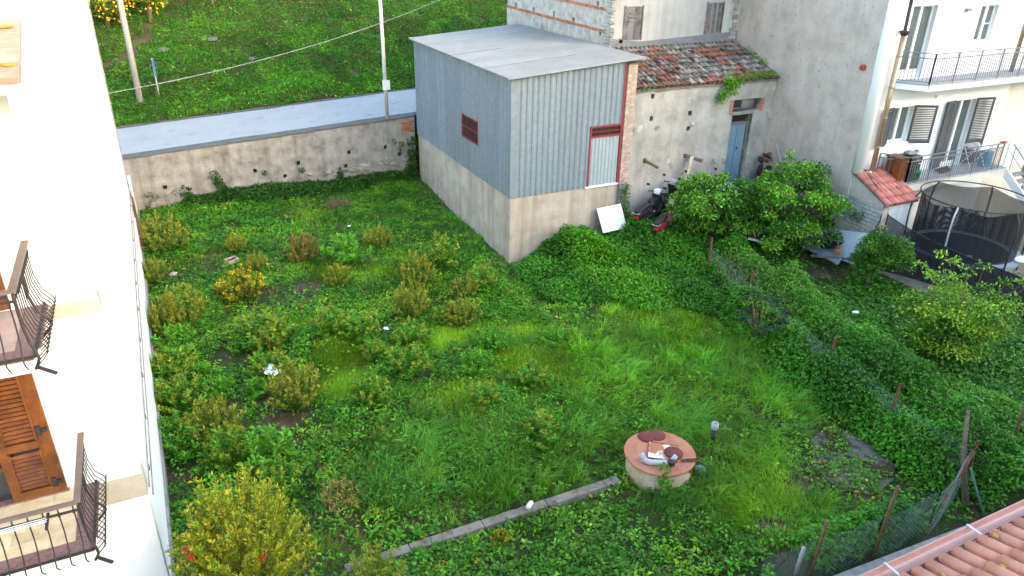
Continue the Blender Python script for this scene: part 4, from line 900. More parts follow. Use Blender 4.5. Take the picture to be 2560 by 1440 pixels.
# ---------------------------------------------------------------- scooters and junk beside the lean-to
def scooter(label, loc, rz, body, accent, lean=.12, cover=False):
    s = thing('scooter', label, 'scooter', loc, 'abandoned scooters beside the lean-to', rz); s.rotation_euler = (lean, 0, rz)
    for y in (-.62, .62):
        w_ = MB(); w_.ring((0, y, .23), Vector((0, 1, 0)), Z, .19, .055, 16, 7); wo = w_.build('wheel', m_black, s, True)
        MB().tube([(-.04, y, .23), (.04, y, .23)], .1, 12).build('rim', m_steel, wo, True)
    b = MB(); b.prism([(0-.15, -.8, .42), (-.15, -.25, .36), (-.15, -.2, .62), (-.15, -.45, .68), (-.15, -.9, .66)], (.3, 0, 0)); b.build('body', body, s, bevel=.05)
    MB().prism([(-.13, -.3, .2), (-.13, .42, .2), (-.13, .42, .28), (-.13, -.3, .3)], (.26, 0, 0)).build('floorboard', m_black, s, bevel=.02)
    MB().prism([(-.2, .42, .25), (-.2, .58, .55), (-.2, .5, .92), (-.2, .44, .9), (-.2, .5, .55), (-.2, .36, .26)], (.4, 0, 0)).build('leg_shield', body, s, bevel=.03)
    MB().obox((0, -.5, .73), (.13, 0, 0), (0, .38, .02), (0, 0, .06)).build('seat', m_black, s, bevel=.035)
    MB().prism([(-.06, .5, .4), (-.06, .85, .38), (-.06, .78, .5), (-.06, .6, .54)], (.12, 0, 0)).build('mudguard', accent, s, bevel=.025)
    MB().tube([(0, .6, .25), (0, .5, .95)], .035, 8).build('fork', m_steel, s, True)
    h = MB(); h.tube([(-.32, .38, 1.0), (-.12, .48, .98), (.12, .48, .98), (.32, .38, 1.0)], .02, 6); ho = h.build('handlebar', m_black, s, True)
    MB().obox((0, .52, 1.0), (.12, 0, 0), (0, .09, 0), (0, .02, .08)).build('headlight_shell', accent, s, bevel=.03)
    for sx in (-.3, .3): MB().tube([(sx, .42, 1.02), (sx*1.1, .42, 1.2)], .008, 4).build('mirror_arm', m_steel, ho); MB().obox((sx*1.12, .42, 1.23), (.06, 0, 0), (0, .01, 0), (0, 0, .04)).build('mirror', m_black, ho)
    MB().box(-.1, -.93, .5, .1, -.88, .58).build('tail_light', m_red, s)
    r_ = MB(); r_.tube([(-.12, -.75, .7), (-.12, -1.0, .72), (.12, -1.0, .72), (.12, -.75, .7)], .012, 5); r_.build('rack', m_steel, s)
    return s
scooter('dark scooter with white panels nearest the shed corner', (15.55, 20.45, .98), -1.15, m_black, m_whitepl, .12)
scooter('dark red scooter with long black seat in front of the dark one', (15.75, 19.75, .78), -1.0, pm('dark_red_paint', [(.16, .015, .02), (.24, .03, .035)], 4, .4, .05, spec=.6), m_steel, .1)
scooter('black scooter against the lean-to wall under the hanging rags', (17.35, 20.75, 1.15), -1.35, m_black, pm('navy_paint', [(.02, .025, .05), (.035, .045, .08)], 4, .35, .05, spec=.6), .15)
scooter('black scooter half hidden behind the lemon tree by the blue door', (18.6, 20.8, 1.1), -1.6, m_black, m_black, .1)
scooter('black scooter with torn seat between the dark one and the rags', (16.45, 20.8, 1.12), -1.25, m_black, m_steel, .14)
o = thing('black_tarp', 'crumpled black tarpaulin beside the scooters at the lean-to wall', 'tarpaulin', (17.0, 20.55, 1.15))
for k in range(9): MB().rock((rnd.uniform(-.7, .7), rnd.uniform(-.15, .3), .1+rnd.uniform(0, .45)), rnd.uniform(.2, .4), .22, .13, .3).build('fold', m_black, o)
o = MB().obox((0, 0, 0), (.47, 0, 0), (0, .25, .38), (0, .015, -.012)).build('white_board', m_whitepl, None, False, .01); o.location = (14.15, 20.78, 1.2); o.rotation_euler = (0, -.1, -.12); tag(o, 'white board leaning against the concrete base of the shed', 'board')
o = MB().obox((0, 0, 0), (.65, 0, 0), (0, .35, .12), (0, -.01, .02)).build('white_car_panel', m_whitepl, None, False, .01); o.location = (18.7, 20.2, 1.85); o.rotation_euler = (.1, .1, .1); tag(o, 'white sheet panel lying on junk behind the lemon trees', 'panel')
o = thing('junk_heap', 'dark heap of scrap below the blue door', 'scrap', (18.2, 20.9, 1.1))
for k in range(26): MB().obox((rnd.uniform(-1.3, 1.5), rnd.uniform(-.5, .25), .15+rnd.uniform(0, .75)), (rnd.uniform(.15, .4), 0, rnd.uniform(-.1, .1)), (0, rnd.uniform(.05, .2), 0), (0, 0, rnd.uniform(.03, .12))).build('scrap_piece', rnd.choice([m_black, m_black, m_iron, m_oldwood, m_rust]), o)
o = thing('dark_scrap_engine', 'dark scrap engine in the corner right of the blue door', 'scrap', (21.05, 20.85, 1.3))
for k in range(22): a_ = rnd.uniform(0, 3.1); l_ = rnd.uniform(.08, .3); MB().obox((rnd.uniform(-.28, .22), rnd.uniform(-.2, .15), .2+rnd.random()**1.6*1.2), (l_*math.cos(a_), l_*math.sin(a_)*.4, rnd.uniform(-.12, .12)), (-.04*math.sin(a_), rnd.uniform(.03, .09), 0), (0, .01, rnd.uniform(.02, .08))).build('scrap_piece', rnd.choice([m_iron, m_iron, m_rust, m_black]), o)
o = MB().prism([(0, 0, 0), (.5, .1, .02), (.75, .05, .1), (.3, -.15, 0)], (0, 0, .04)).build('rusty_plate', pm('orange_rust', [(.3, .11, .03), (.4, .17, .06)], 6, .8, .3)); o.location = (20.9, 20.6, 2.05); tag(o, 'orange rusty plate on the scrap right of the blue door', 'plate')
o = MB().bar((21.35, 20.75, 3.2), (21.38, 19.3, 1.0), .07, .05).build('metal_rail', m_steel); tag(o, 'bright metal rail leaning in the corner by the plaster wall', 'rail')
o = MB().prism([(21.3, 17.9, .75), (21.25, 15.55, 1.35), (20.75, 15.3, .3), (20.85, 17.4, .12)], (.05, 0, .03)).build('pale_blue_panel', pm('pale_blue_panel', [(.44, .52, .58), (.52, .6, .65)], 2, .5, .05), None, False, .01); tag(o, 'large pale blue vehicle panel leaning on the block wall', 'panel')
o = MB().prism([(20.75, 18.0, .3), (20.45, 16.0, .42), (20.2, 15.9, .3), (20.45, 17.9, .2)], (.02, 0, .05)).build('grey_blue_panel', pm('slate_blue_panel', [(.16, .2, .27), (.24, .28, .35)], 3, .45, .05), None, False, .01); tag(o, 'slate blue scrap panel on the ground before the pale panel', 'panel')
o = MB().prism([(20.9, 17.6, .5), (20.95, 16.5, .75), (20.6, 16.5, .6), (20.65, 17.1, .35)], (0, 0, .03)).build('black_sheet', m_black); tag(o, 'torn black sheet draped on the blue scrap panels', 'sheet')
o = MB().box(-.09, -.09, 0, .09, .09, .13).build('orange_box', pm('orange_box', [(.45, .15, .03), (.55, .22, .06)], 5, .7, .1), None, False, .01); o.location = (20.55, 16.3, .5); tag(o, 'small orange box standing on the blue scrap panel', 'box')
o = MB().rock((0, 0, 0), .1, .07, .05).build('pink_rag', m_red); o.location = (20.6, 16.38, .72); tag(o, 'red rag on top of the small orange box', 'rag')
o = MB().bar((20.05, 16.95, .25), (20.75, 15.5, .55), .08, .06).build('timber_beam', m_oldwood); tag(o, 'pale timber beam lying across the blue scrap panels', 'beam')
o = MB().bar((18.2, 18.2, .75), (18.9, 17.6, .6), .1, .05).build('white_plank', m_whitepl); tag(o, 'white plank lying under the lemon trees', 'plank')
o = MB().lathe([(.16, 0), (.2, .3), (.19, .3), (.14, .02)], 12).build('red_crate', m_darkrust); o.location = (18.6, 18.3, .7); tag(o, 'dark red tub standing under the lemon trees', 'tub')

# ---------------------------------------------------------------- litter in the lot
def lit(name, label, x, y, m_, s_=(.16, .12, .05), cat='litter', dz=.1):
    o = MB().rock((0, 0, 0), *s_, .3).build(name, m_); o.location = (x, y, float(gh(x, y))+dz); o.rotation_euler = (rnd.uniform(-.3, .3), rnd.uniform(-.3, .3), rnd.uniform(0, 3)); return tag(o, label, cat)
lit('white_bag', 'crumpled white plastic bag among the weed bushes', 1.6, 16.95, m_whitepl, (.26, .18, .08), 'bag', .34)
lit('paper_scrap', 'white paper scrap beside the twin weed bushes', 4.96, 18.14, m_whitepl, (.09, .06, .04), dz=.16)
lit('pale_stone', 'pale stone in the bare ground near the left wall', -.25, 24.8, m_stone, (.14, .1, .08), 'stone', .05)
lit('paper_scrap', 'small white scrap right of the yellow flowering bush', 2.66, 24.0, m_whitepl, (.05, .04, .02), dz=.16)
lit('paper_scrap', 'small white scrap in the grass before the concrete base', 6.0, 26.1, m_whitepl, (.09, .05, .02), dz=.2)
lit('plastic_scrap', 'pale blue plastic scrap in the right hand garden', 18.0, 13.2, m_whitepl, (.13, .07, .04), dz=.3)
lit('plastic_bag', 'grey blue plastic bag behind the leaning rusty post', 16.8, 12.6, pm('grey_film', [(.42, .48, .54), (.52, .58, .62)], 5, .4, .1), (.2, .16, .1), 'bag', .4)
o = MB(); o.tube([(.0, .0, 0), (.0, 0, .001)], .05, 6)
o = MB()
for k in range(8): a0, a1 = 2*math.pi*k/8, 2*math.pi*(k+1)/8
o = MB().lathe([(.0, -.045), (.035, -.03), (.045, 0), (.035, .03), (0, .05)], 10).build('fallen_lemon', m_yellow, None, True); o.location = (19.1, 11.7, .35); tag(o, 'single fallen yellow lemon in the grass', 'lemon')
cr = thing('wooden_crate', 'small empty wooden box standing in the grass', 'box', (1.63, 24.95, float(gh(1.63, 24.95))+.06), rz=.5)
for a in ((-.2, -.14, .2, -.12), (-.2, .12, .2, .14), (-.2, -.12, -.18, .12), (.18, -.12, .2, .12)): MB().box(a[0], a[1], 0, a[2], a[3], .16).build('side', pm('box_wood', [(.35, .27, .22), (.45, .36, .3)], 6, .9, .3) if 'box_wood' not in bpy.data.materials else bpy.data.materials['box_wood'], cr)
MB().box(-.18, -.12, .0, .18, .12, .1).build('base', m_dark, cr)  # dark inset fill: shade inside the box put into the colour
tw = thing('twig_heap', 'brown heap of dry twigs near the concrete base', 'twigs', (6.1, 28.4, float(gh(6.1, 28.4))))
m2 = MB()
for k in range(90):
    a = rnd.uniform(0, 6.28); r_ = rnd.uniform(.1, .55); c_ = Vector((rnd.uniform(-.3, .3), rnd.uniform(-.2, .2), .05)); t = Vector((math.cos(a)*r_, math.sin(a)*r_, rnd.uniform(.15, .5)))
    m2.tube([c_, c_+t*.5+Vector((0, 0, .08)), c_+t], [.008, .007, .004], 3, False)
m2.build('twigs', m_twig, tw)

# ================================================================ vegetation
def npmesh(name, V, F, col=None, mat=None):
    me = bpy.data.meshes.new(name); V = np.ascontiguousarray(V, np.float32); F = np.ascontiguousarray(F, np.int32); m_, k = F.shape
    me.vertices.add(len(V)); me.vertices.foreach_set('co', V.ravel()); me.loops.add(m_*k); me.loops.foreach_set('vertex_index', F.ravel())
    me.polygons.add(m_); me.polygons.foreach_set('loop_start', np.arange(0, m_*k, k, dtype=np.int32)); me.update(calc_edges=True)
    if col is not None:
        a = me.attributes.new('Col', 'FLOAT_COLOR', 'POINT'); c = np.ones((len(V), 4), np.float32); c[:, :3] = np.minimum(np.asarray(col)*np.array([2.05, 1.75, .9]), .85); a.data.foreach_set('color', c.ravel())
    if mat: me.materials.append(mat)
    return me
def unit(v): return v/np.maximum(np.linalg.norm(v, axis=-1, keepdims=True), 1e-9)
def leaves(P, D, L, W, C, fold=.25, droop=.0):
    """lozenge leaves: base P, direction D, length L, width W, colour C -> vertex, face, colour arrays"""
    n = len(P); D = unit(D); L = np.broadcast_to(L, n)[:, None]; W = np.broadcast_to(W, n)[:, None]
    r_ = rng.normal(size=(n, 3)); r_[:, 2] = np.abs(r_[:, 2])+1.2; s = unit(np.cross(D, r_)); nn = np.cross(s, D)
    mid = P+D*L*.45
    V = np.stack([P, mid+s*W*.5+nn*W*fold, P+D*L-np.array([0, 0, 1.])*L*droop, mid-s*W*.5+nn*W*fold], 1).reshape(-1, 3)
    return V, np.arange(4*n).reshape(n, 4), np.repeat(C, 4, 0)
def cat(parts):
    Vs, Fs, Cs = [], [], []; o = 0
    for V, F_, C in parts: Vs.append(V); Fs.append(F_+o); Cs.append(C); o += len(V)
    return np.concatenate(Vs), np.concatenate(Fs), np.concatenate(Cs)
def jc(c, n, v=.18, hue=.12):
    c = np.asarray(c, float); c = np.broadcast_to(c, (n, 3)); k = 1+rng.normal(0, v, (n, 1)); h = 1+rng.normal(0, hue, (n, 3))
    return np.clip(c*np.clip(k, .45, 1.7)*np.clip(h, .6, 1.5), .003, .9)
def blades(P, L, W, C, lean, az, curve):
    """three-triangle grass blades"""
    n = len(P); L = L[:, None]; d = np.stack([np.cos(az), np.sin(az), 0*az], 1); s = np.stack([-np.sin(az+.6), np.cos(az+.6), 0*az], 1)*W[:, None]*.5
    up = np.array([0, 0, 1.]); m1 = P+up*L*.55+d*L*(lean*.45)[:, None]; tip = P+up*L*(1-curve*.55)[:, None]+d*L*(lean+curve*.5)[:, None]
    V = np.stack([P-s, P+s, m1-s*.8, m1+s*.8, tip], 1).reshape(-1, 3); b = np.arange(n)[:, None]*5
    F_ = np.concatenate([b+np.array([0, 1, 3]), b+np.array([0, 3, 2]), b+np.array([2, 3, 4])], 1).reshape(-1, 3)
    return V, F_, np.repeat(C, 5, 0)
LIME, MID, DEEP, BLUE, OLIVE, STRAW = (.13, .30, .010), (.055, .18, .010), (.024, .095, .010), (.05, .175, .045), (.13, .16, .018), (.3, .24, .1)
BAREP = [(1.06, 18.76, 1.0), (1.59, 16.3, .8), (.24, 16.45, .7), (1.48, 15.2, .8), (4.74, 24.25, .5), (3.45, 22.0, .8), (4.7, 18.3, .5), (-.42, 15.5, .6), (.37, 14.2, .7), (5.0, 15.7, .5), (20.6, 16.6, 1.5), (19.3, 15.7, 1.0), (2.4, 21.9, .8), (-.9, 20, .5), (-.9, 14, .5), (-.9, 17, .5), (.8, 12.9, .6), (13.0, 7.2, .8), (11.8, 8.4, 1.2), (12.8, 8.6, 1.2), (6.8, 9.0, .5), (9.6, 7.6, .5), (4.2, 8.9, .6)]
BRIGHT = [(3.48, 17.1, 1.2), (6.66, 17.3, 1.1), (3.9, 17.6, .9), (7.6, 15.3, .9), (5.2, 28.4, 1.3), (4.5, 22.8, 1.2), (7.0, 22.5, 1.2), (12.5, 15.9, 1.2), (13.4, 15.3, .9), (10.4, 8.4, .9), (9.4, 8.1, .8), (3.0, 16.2, 1.1), (5.6, 17.2, 1.2), (8.2, 14.6, 1.2), (5.8, 14.6, .9), (8.6, 16.6, .9), (2.9, 19.6, .8), (6.2, 21.8, 1.0)]
LUSH = [(4.6, 12.9, 1.9), (3.4, 12.4, 1.5), (5.4, 11.2, 1.3), (11.4, 14.5, 2.0), (9.5, 14.0, 2.0), (6.4, 11.3, 1.2), (12.3, 13.0, 2.0), (10.2, 11.0, 1.6), (13.2, 11.2, 1.3), (7.8, 12.4, 1.6), (11.0, 9.6, 1.0), (9.3, 8.9, .9), (10.5, 7.4, .9), (8.1, 9.1, .4), (9.0, 9.2, .4)]
def blob(x, y, L_):
    o = np.zeros_like(x)
    for a, b, r_ in L_: o = np.maximum(o, np.exp(-((x-a)**2+(y-b)**2)/(r_*r_)*1.1))
    return o
def inlot(x, y):
    ok = (x > -1.0) & (y > 6.45-.05*(x-9)) & (y < 30.95)
    ok &= ~((x > 10.25) & (y > 21.1)); ok &= ~((x > 21.2) & (y > 11.1)); ok &= ~(((x-8.45)**2+(y-9.93)**2) < .5)
    ok &= ~((y > 9.87) & (y < 10.13) & (x > .6) & (x < 7.5)); return ok
def samp(n, x0, x1, y0, y1): return rng.uniform(x0, x1, n), rng.uniform(y0, y1, n)
def mound(x, y):
    """height of the bramble thickets above the soil"""
    m_ = np.zeros_like(x)
    for a, b, r_, h in ((12.6, 20.3, 1.35, 1.2), (11.0, 19.9, .95, .6), (13.6, 19.6, 1.4, 1.0), (15.4, 18.7, 1.0, .5), (16.5, 19.3, .7, .5), (17.2, 20.0, .6, .3), (12.2, 18.3, 1.3, .45), (13.4, 17.4, 1.5, .5), (14.6, 17.9, 1.2, .6), (14.6, 16.4, 1.2, .5), (10.8, 18.3, .9, .3), (15.6, 18.2, .8, .5), (14.7, 19.6, .7, .3), (12.0, 20.9, .7, .8), (13.0, 21.0, .7, .95)):
        m_ = np.maximum(m_, h*np.exp(-(((x-a)**2+(y-b)**2)/(r_*r_))**1.4))
    for (ax, ay), (bx, by), w_, h in (((17.1, 17.6), (16.5, 14.6), .8, 1.0), ((16.5, 14.6), (15.3, 11.0), 1.0, 1.25), ((15.3, 11.0), (15.0, 8.0), .95, 1.25), ((15.0, 8.0), (15.2, 6.2), .9, .8), ((15.8, 17), (15.2, 14.6), .5, .6), ((15.2, 14.6), (14.3, 10.8), .75, .85), ((14.3, 10.8), (14.1, 7.5), .7, .9), ((15.5, 12), (16.5, 8), 1.2, .5), ((9.0, 6.7), (12, 6.7), .35, .5), ((1, 30.7), (10, 30.7), .5, .3), ((3, 30.2), (8, 30.3), .5, .3)):
        t = np.clip(((x-ax)*(bx-ax)+(y-ay)*(by-ay))/((bx-ax)**2+(by-ay)**2), 0, 1); d = np.hypot(x-ax-t*(bx-ax), y-ay-t*(by-ay))
        m_ = np.maximum(m_, h*np.exp(-(d/w_)**2.6))
    return m_*(.6+.8*val(x, y, .8, 77))
# --- grass: a fine sward plus tussocks
def gcol(x, y, lush, br):
    t1, t2, t3 = val(x, y, 2.3, 30), val(x, y, .8, 31), val(x, y, 4.5, 32); n = len(x)
    C = np.outer(1-t1, DEEP)+np.outer(t1, MID)*1.15
    C = C*(1-br[:, None]*.9)+np.outer(br*.9, LIME)*(.75+.4*t2[:, None])
    kb_ = (lush*sm((t2-.4)*2.5)*.38)[:, None]; C = C*(1-kb_)+np.array(BLUE)*kb_*1.15
    ko = (sm((t3-.5)*3)*.4*(1-lush))[:, None]; return (C*(1-ko)+np.array(OLIVE)*ko)*(.62+.75*val(x, y, 1.15, 35))[:, None]
def gdens(x, y):
    bare = blob(x, y, BAREP)*(.55+.9*val(x, y, .5, 5)); herb = sm((val(x, y, 1.7, 20)-.45)*3.); lush = blob(x, y, LUSH)
    return (1-.95*np.clip(bare*1.25, 0, 1))*(1-.8*np.clip(mound(x, y)*2.2, 0, 1))*(1-.45*herb*(1-lush))*np.where(x > 16, .35, 1)*np.where(x < 1.5, .7, 1)
N = 430000; x, y = samp(N, -1.05, 23, 5.6, 31)
xb, yb = [], []
for a_, b_, r_ in BRIGHT: q = rng.normal(0, r_*.55, (5000, 2)); xb.append(a_+q[:, 0]); yb.append(b_+q[:, 1])
x = np.concatenate([x]+xb); y = np.concatenate([y]+yb); N = len(x); near = np.clip((24-np.hypot(x*.8, y))/14, 0, 1)
keep = inlot(x, y) & (rng.random(N) < (.38+.62*near)*gdens(x, y)); x, y = x[keep], y[keep]; n = len(x); lush, br = blob(x, y, LUSH), blob(x, y, BRIGHT)
C = jc(gcol(x, y, lush, br), n, .2, .1); dry = rng.random(n) < .03; C[dry] = np.array(STRAW)*rng.uniform(.4, 1, (dry.sum(), 1)); t2 = val(x, y, .8, 31)
L_ = (.09+.09*t2+.14*lush+.02*br)*rng.uniform(.6, 1.3, n); W_ = rng.uniform(.007, .014, n)*np.where(y > 18, 1.5, 1)
az = 6.28*val(x, y, 1.6, 33)*1.4+rng.normal(0, .9, n)
G1 = blades(np.stack([x, y, gh(x, y)-.01], 1), L_, W_, C, np.clip(rng.normal(.35, .25, n)+.2*lush, 0, 1), az, np.clip(rng.normal(.35, .25, n)+.2*lush, 0, 1))
N = 9000; x, y = samp(N, -1, 22, 5.8, 30.9); lush = blob(x, y, LUSH); keep = inlot(x, y) & (rng.random(N) < (.35+.65*lush)*gdens(x, y)) & (blob(x, y, BRIGHT) < .5); x, y, lush = x[keep], y[keep], lush[keep]; n = len(x); K = 34
C = gcol(x, y, lush, blob(x, y, BRIGHT))*rng.uniform(.7, 1.75, (n, 1)); hh = (.16+.22*lush)*rng.uniform(.7, 1.5, n); wind = 6.28*val(x, y, 2.2, 34)*1.3
x, y, lush, hh, wind = (np.repeat(q, K) for q in (x, y, lush, hh, wind)); C = np.repeat(C, K, 0); n = len(x); a = rng.uniform(0, 6.28, n); r_ = rng.random(n)*.1*(1+lush*.6)
az = np.where(rng.random(n) < .55, wind+rng.normal(0, .5, n), a); px, py = x+np.cos(a)*r_, y+np.sin(a)*r_
G2 = blades(np.stack([px, py, gh(px, py)-.01], 1), hh*rng.uniform(.6, 1.25, n), rng.uniform(.009, .017, n), jc(C, n, .15, .07), np.clip(rng.normal(.5, .3, n), 0, 1.3), az, np.clip(rng.normal(.5, .3, n), 0, 1.2))
V, F_, C = cat([G1, G2])
tag(link('grass', npmesh('grass', V, F_, C, m_grass)), 'green grass growing over the whole lot', 'grass', kind='stuff')
# --- broad-leaved herbs
def herbs(n, x0, x1, y0, y1, mask, hfun, cfun, Ls, Ws, k=7, spread=.09):
    x, y = samp(n, x0, x1, y0, y1); ok = mask(x, y); x, y = x[ok], y[ok]; n = len(x)
    h = hfun(x, y)*rng.uniform(.5, 1.3, n); C = cfun(x, y, n)*rng.uniform(.6, 1.45, (n, 1)); out = []
    for i in range(k):
        a = rng.uniform(0, 6.28, n); f = rng.uniform(.35, 1, n); e_ = rng.uniform(-.1, .9, n)
        P = np.stack([x+np.cos(a)*spread*rng.random(n), y+np.sin(a)*spread*rng.random(n), h*f], 1); P[:, 2] += gz(x, y)
        D = np.stack([np.cos(a), np.sin(a), e_], 1); s_ = rng.uniform(.65, 1.3, n)
        out.append(leaves(P, D, Ls*s_, Ws*s_, jc(C, n, .2, .08), .2, .15))
    return cat(out)
gz = gh
def hcol(x, y, n):
    a, b = val(x, y, 1.5, 40), val(x, y, .55, 41); C = np.outer(1-a, (.022, .10, .012))+np.outer(a, (.055, .2, .018))
    k = sm((b-.55)*3)[:, None]*.7; C = C*(1-k)+np.array((.12, .27, .022))*k
    yl = rng.random(n) < .012; C[yl] = (.2, .16, .02); return C
parts = [herbs(42000, -1, 23, 6, 31, lambda x, y: inlot(x, y) & (rng.random(len(x)) < (.25+.75*sm((val(x, y, 1.7, 20)-.4)*3))*(1-.9*np.clip(blob(x, y, BAREP)*(.5+val(x, y, .5, 5)), 0, 1))*(1-.6*blob(x, y, LUSH))*(1-.75*blob(x, y, BRIGHT))) & (mound(x, y) < .22),
               lambda x, y: .07+.14*val(x, y, .9, 42), hcol, .1, .048, 6)]
parts.append(herbs(12000, 16, 22.5, 6.2, 19, lambda x, y: inlot(x, y) & (rng.random(len(x)) < 1-.97*np.clip(blob(x, y, BAREP)*1.5, 0, 1)) & (mound(x, y) < .3), lambda x, y: .12+.2*val(x, y, 1.1, 43),
                   lambda x, y, n: np.outer(1-val(x, y, 1.3, 44), (.02, .085, .016))+np.outer(val(x, y, 1.3, 44), (.05, .17, .026)), .105, .055, 7))
# creepers on the bare patches, the apron and south of the kerb wall
parts.append(herbs(3200, 1.5, 10.5, 7.2, 9.85, lambda x, y: inlot(x, y) & (val(x, y, .8, 45) > .42), lambda x, y: .05+.1*val(x, y, .6, 46), lambda x, y, n: jc((.045, .13, .015), n), .075, .06, 6, .14))
parts.append(herbs(650, 11, 14, 7, 9.9, lambda x, y: val(x, y, .6, 47) > .42, lambda x, y: .14+0*x, lambda x, y, n: jc(np.where(rng.random((n, 1)) < .05, (.2, .16, .02), (.05, .14, .015)), n), .07, .06, 5, .16))
parts.append(herbs(15000, -1, 9.5, 11, 30.8, lambda x, y: inlot(x, y) & (val(x, y, 1.2, 48) > .4) & (rng.random(len(x)) < 1-.9*np.clip(blob(x, y, BAREP)*1.2, 0, 1)) & (blob(x, y, BRIGHT) < .6), lambda x, y: .1+.2*val(x, y, .8, 49), hcol, .1, .034, 8, .1))
V, F_, C = cat(parts); tag(link('herb_cover', npmesh('herb_cover', V, F_, C, m_leaf)), 'broad-leaved weeds and creepers between the grass', 'weeds', kind='stuff')
# --- brambles and vines: leaf shells over mounds
def thick(n, mask, cfun, Ls, Ws, x0=9.5, x1=18, y0=5.8, y1=21.3, hf=mound, thr=.14, base=gh):
    x, y = samp(n, x0, x1, y0, y1); h = hf(x, y); ok = (h > thr) & mask(x, y); x, y, h = x[ok], y[ok], h[ok]; n = len(x)
    z = base(x, y)+h*(1-.75*rng.random(n)**2.2)+.03; a = rng.uniform(0, 6.28, n)
    D = np.stack([np.cos(a), np.sin(a), rng.uniform(-.35, .75, n)], 1); s_ = rng.uniform(.6, 1.4, n); k = np.repeat(np.arange(n), 3); C = cfun(x, y, n)
    off = rng.normal(0, .03, (3*n, 3)); D3 = D[k]+rng.normal(0, .6, (3*n, 3))
    return leaves(np.stack([x, y, z], 1)[k]+off, D3, (Ls*s_)[k], (Ws*s_)[k], jc(C[k], 3*n, .16, .07), .2, .2)
def bcol(x, y, n):
    a, b = val(x, y, .9, 50), val(x, y, 2.2, 51); C = np.outer(1-a, (.018, .085, .012))+np.outer(a, (.045, .185, .018)); k = sm((b-.55)*3)[:, None]*.6; C = C*(1-k)+np.array((.075, .25, .02))*k
    c2 = np.clip((x-15.2)/1.2, 0, 1)*np.clip((18-y)/2, 0, 1); C = C*(1-c2[:, None]*.6)+np.outer(c2*.6, (.06, .16, .035)); return C
V, F_, C = cat([thick(85000, lambda x, y: inlot(x, y) | (y > 21), bcol, .085, .05), thick(9000, lambda x, y: y < 30.97, lambda x, y, n: jc((.02, .075, .014), n), .085, .05, -1, 10.3, 29.4, 31.0, thr=.1)])
V[:, 1] = np.where((V[:, 1] > 20.9) & (V[:, 0] > 10.3) & (V[:, 0] < 14.9) & (V[:, 1] < 23), np.minimum(V[:, 1], 21.15), V[:, 1])
tag(link('bramble_thicket', npmesh('bramble_thicket', V, F_, C, m_leaf)), 'dense green brambles and vines over the fence and beside the shed', 'brambles', kind='stuff')
# dry stems over the fence line
m2 = MB()
for k in range(420):
    t = rnd.random(); x0 = 16.4-2.0*t+rnd.uniform(-.7, .7); y0 = 17.2-10.5*t; z0 = float(gh(x0, y0)); h = rnd.uniform(.5, 1.15); a = rnd.uniform(0, 6.28)
    m2.tube([(x0, y0, z0), (x0+.15*math.cos(a), y0+.15*math.sin(a), z0+h), (x0+.6*math.cos(a), y0+.6*math.sin(a), z0+h*rnd.uniform(.5, 1.1))], [.006, .005, .003], 3, False)
tag(m2.build('dry_vine_stems', pm('dry_stem', [(.13, .12, .06), (.24, .2, .12)], 20, .9, 0)), 'dry vine stems tangled along the fence', 'stems', kind='stuff')
# --- hillside cover
N = 300000; x, y = samp(N, -6, 24, 36.4, 50.5); ok = (y > 36.55+.12*val(x, y*0, .6, 60)) & (rng.random(N) < .35+.65*np.clip((50-y)/12, 0, 1)) & (val(x, y, 1.1, 61)+.25*val(x, y, .4, 62) > .2); x, y = x[ok], y[ok]; n = len(x)
a1, a2 = val(x, y, 2.1, 63), val(x, y, .7, 64); C = np.outer(1-a1, (.016, .075, .008))+np.outer(a1, (.045, .19, .010)); k = (sm((a2-.55)*3)*.5)[:, None]; dk = sm((val(x, y, 1.3, 66)-.6)*4)[:, None]*.45; C = C*(1-dk)+np.array((.05, .06, .02))*dk; C = C*(1-k)+np.array((.075, .26, .012))*k
ye = rng.random(n) < .012; C[ye] = (.34, .3, .02); az = rng.uniform(0, 6.28, n)
h = hz(x, y)+(.05+.32*val(x, y, .55, 65)*(1-.4*a1))*rng.uniform(.3, 1, n)
V, F_, C = leaves(np.stack([x, y, h], 1), np.stack([np.cos(az), np.sin(az)-.35, rng.uniform(-.1, 1.1, n)], 1), rng.uniform(.06, .13, n), rng.uniform(.035, .07, n), jc(C, n, .25, .08), .15, .1)
tag(link('hillside_clover', npmesh('hillside_clover', V, F_, C, m_leaf)), 'bright green clover covering the bank above the road', 'ground cover', kind='stuff')
for k in range(6):
    x0, y0 = .8+2.3*k+rnd.uniform(-.5, .5), rnd.uniform(40, 44.5); s_ = rnd.uniform(.1, .3); o = MB().rock((0, 0, 0), s_, s_*.8, s_*.6).build('hill_stone', m_slate); o.location = (x0, y0, float(hz(x0, y0))+.05); tag(o, ORD[k]+' grey stone from the left in the clover of the bank', 'stone', 'stones on the green bank')

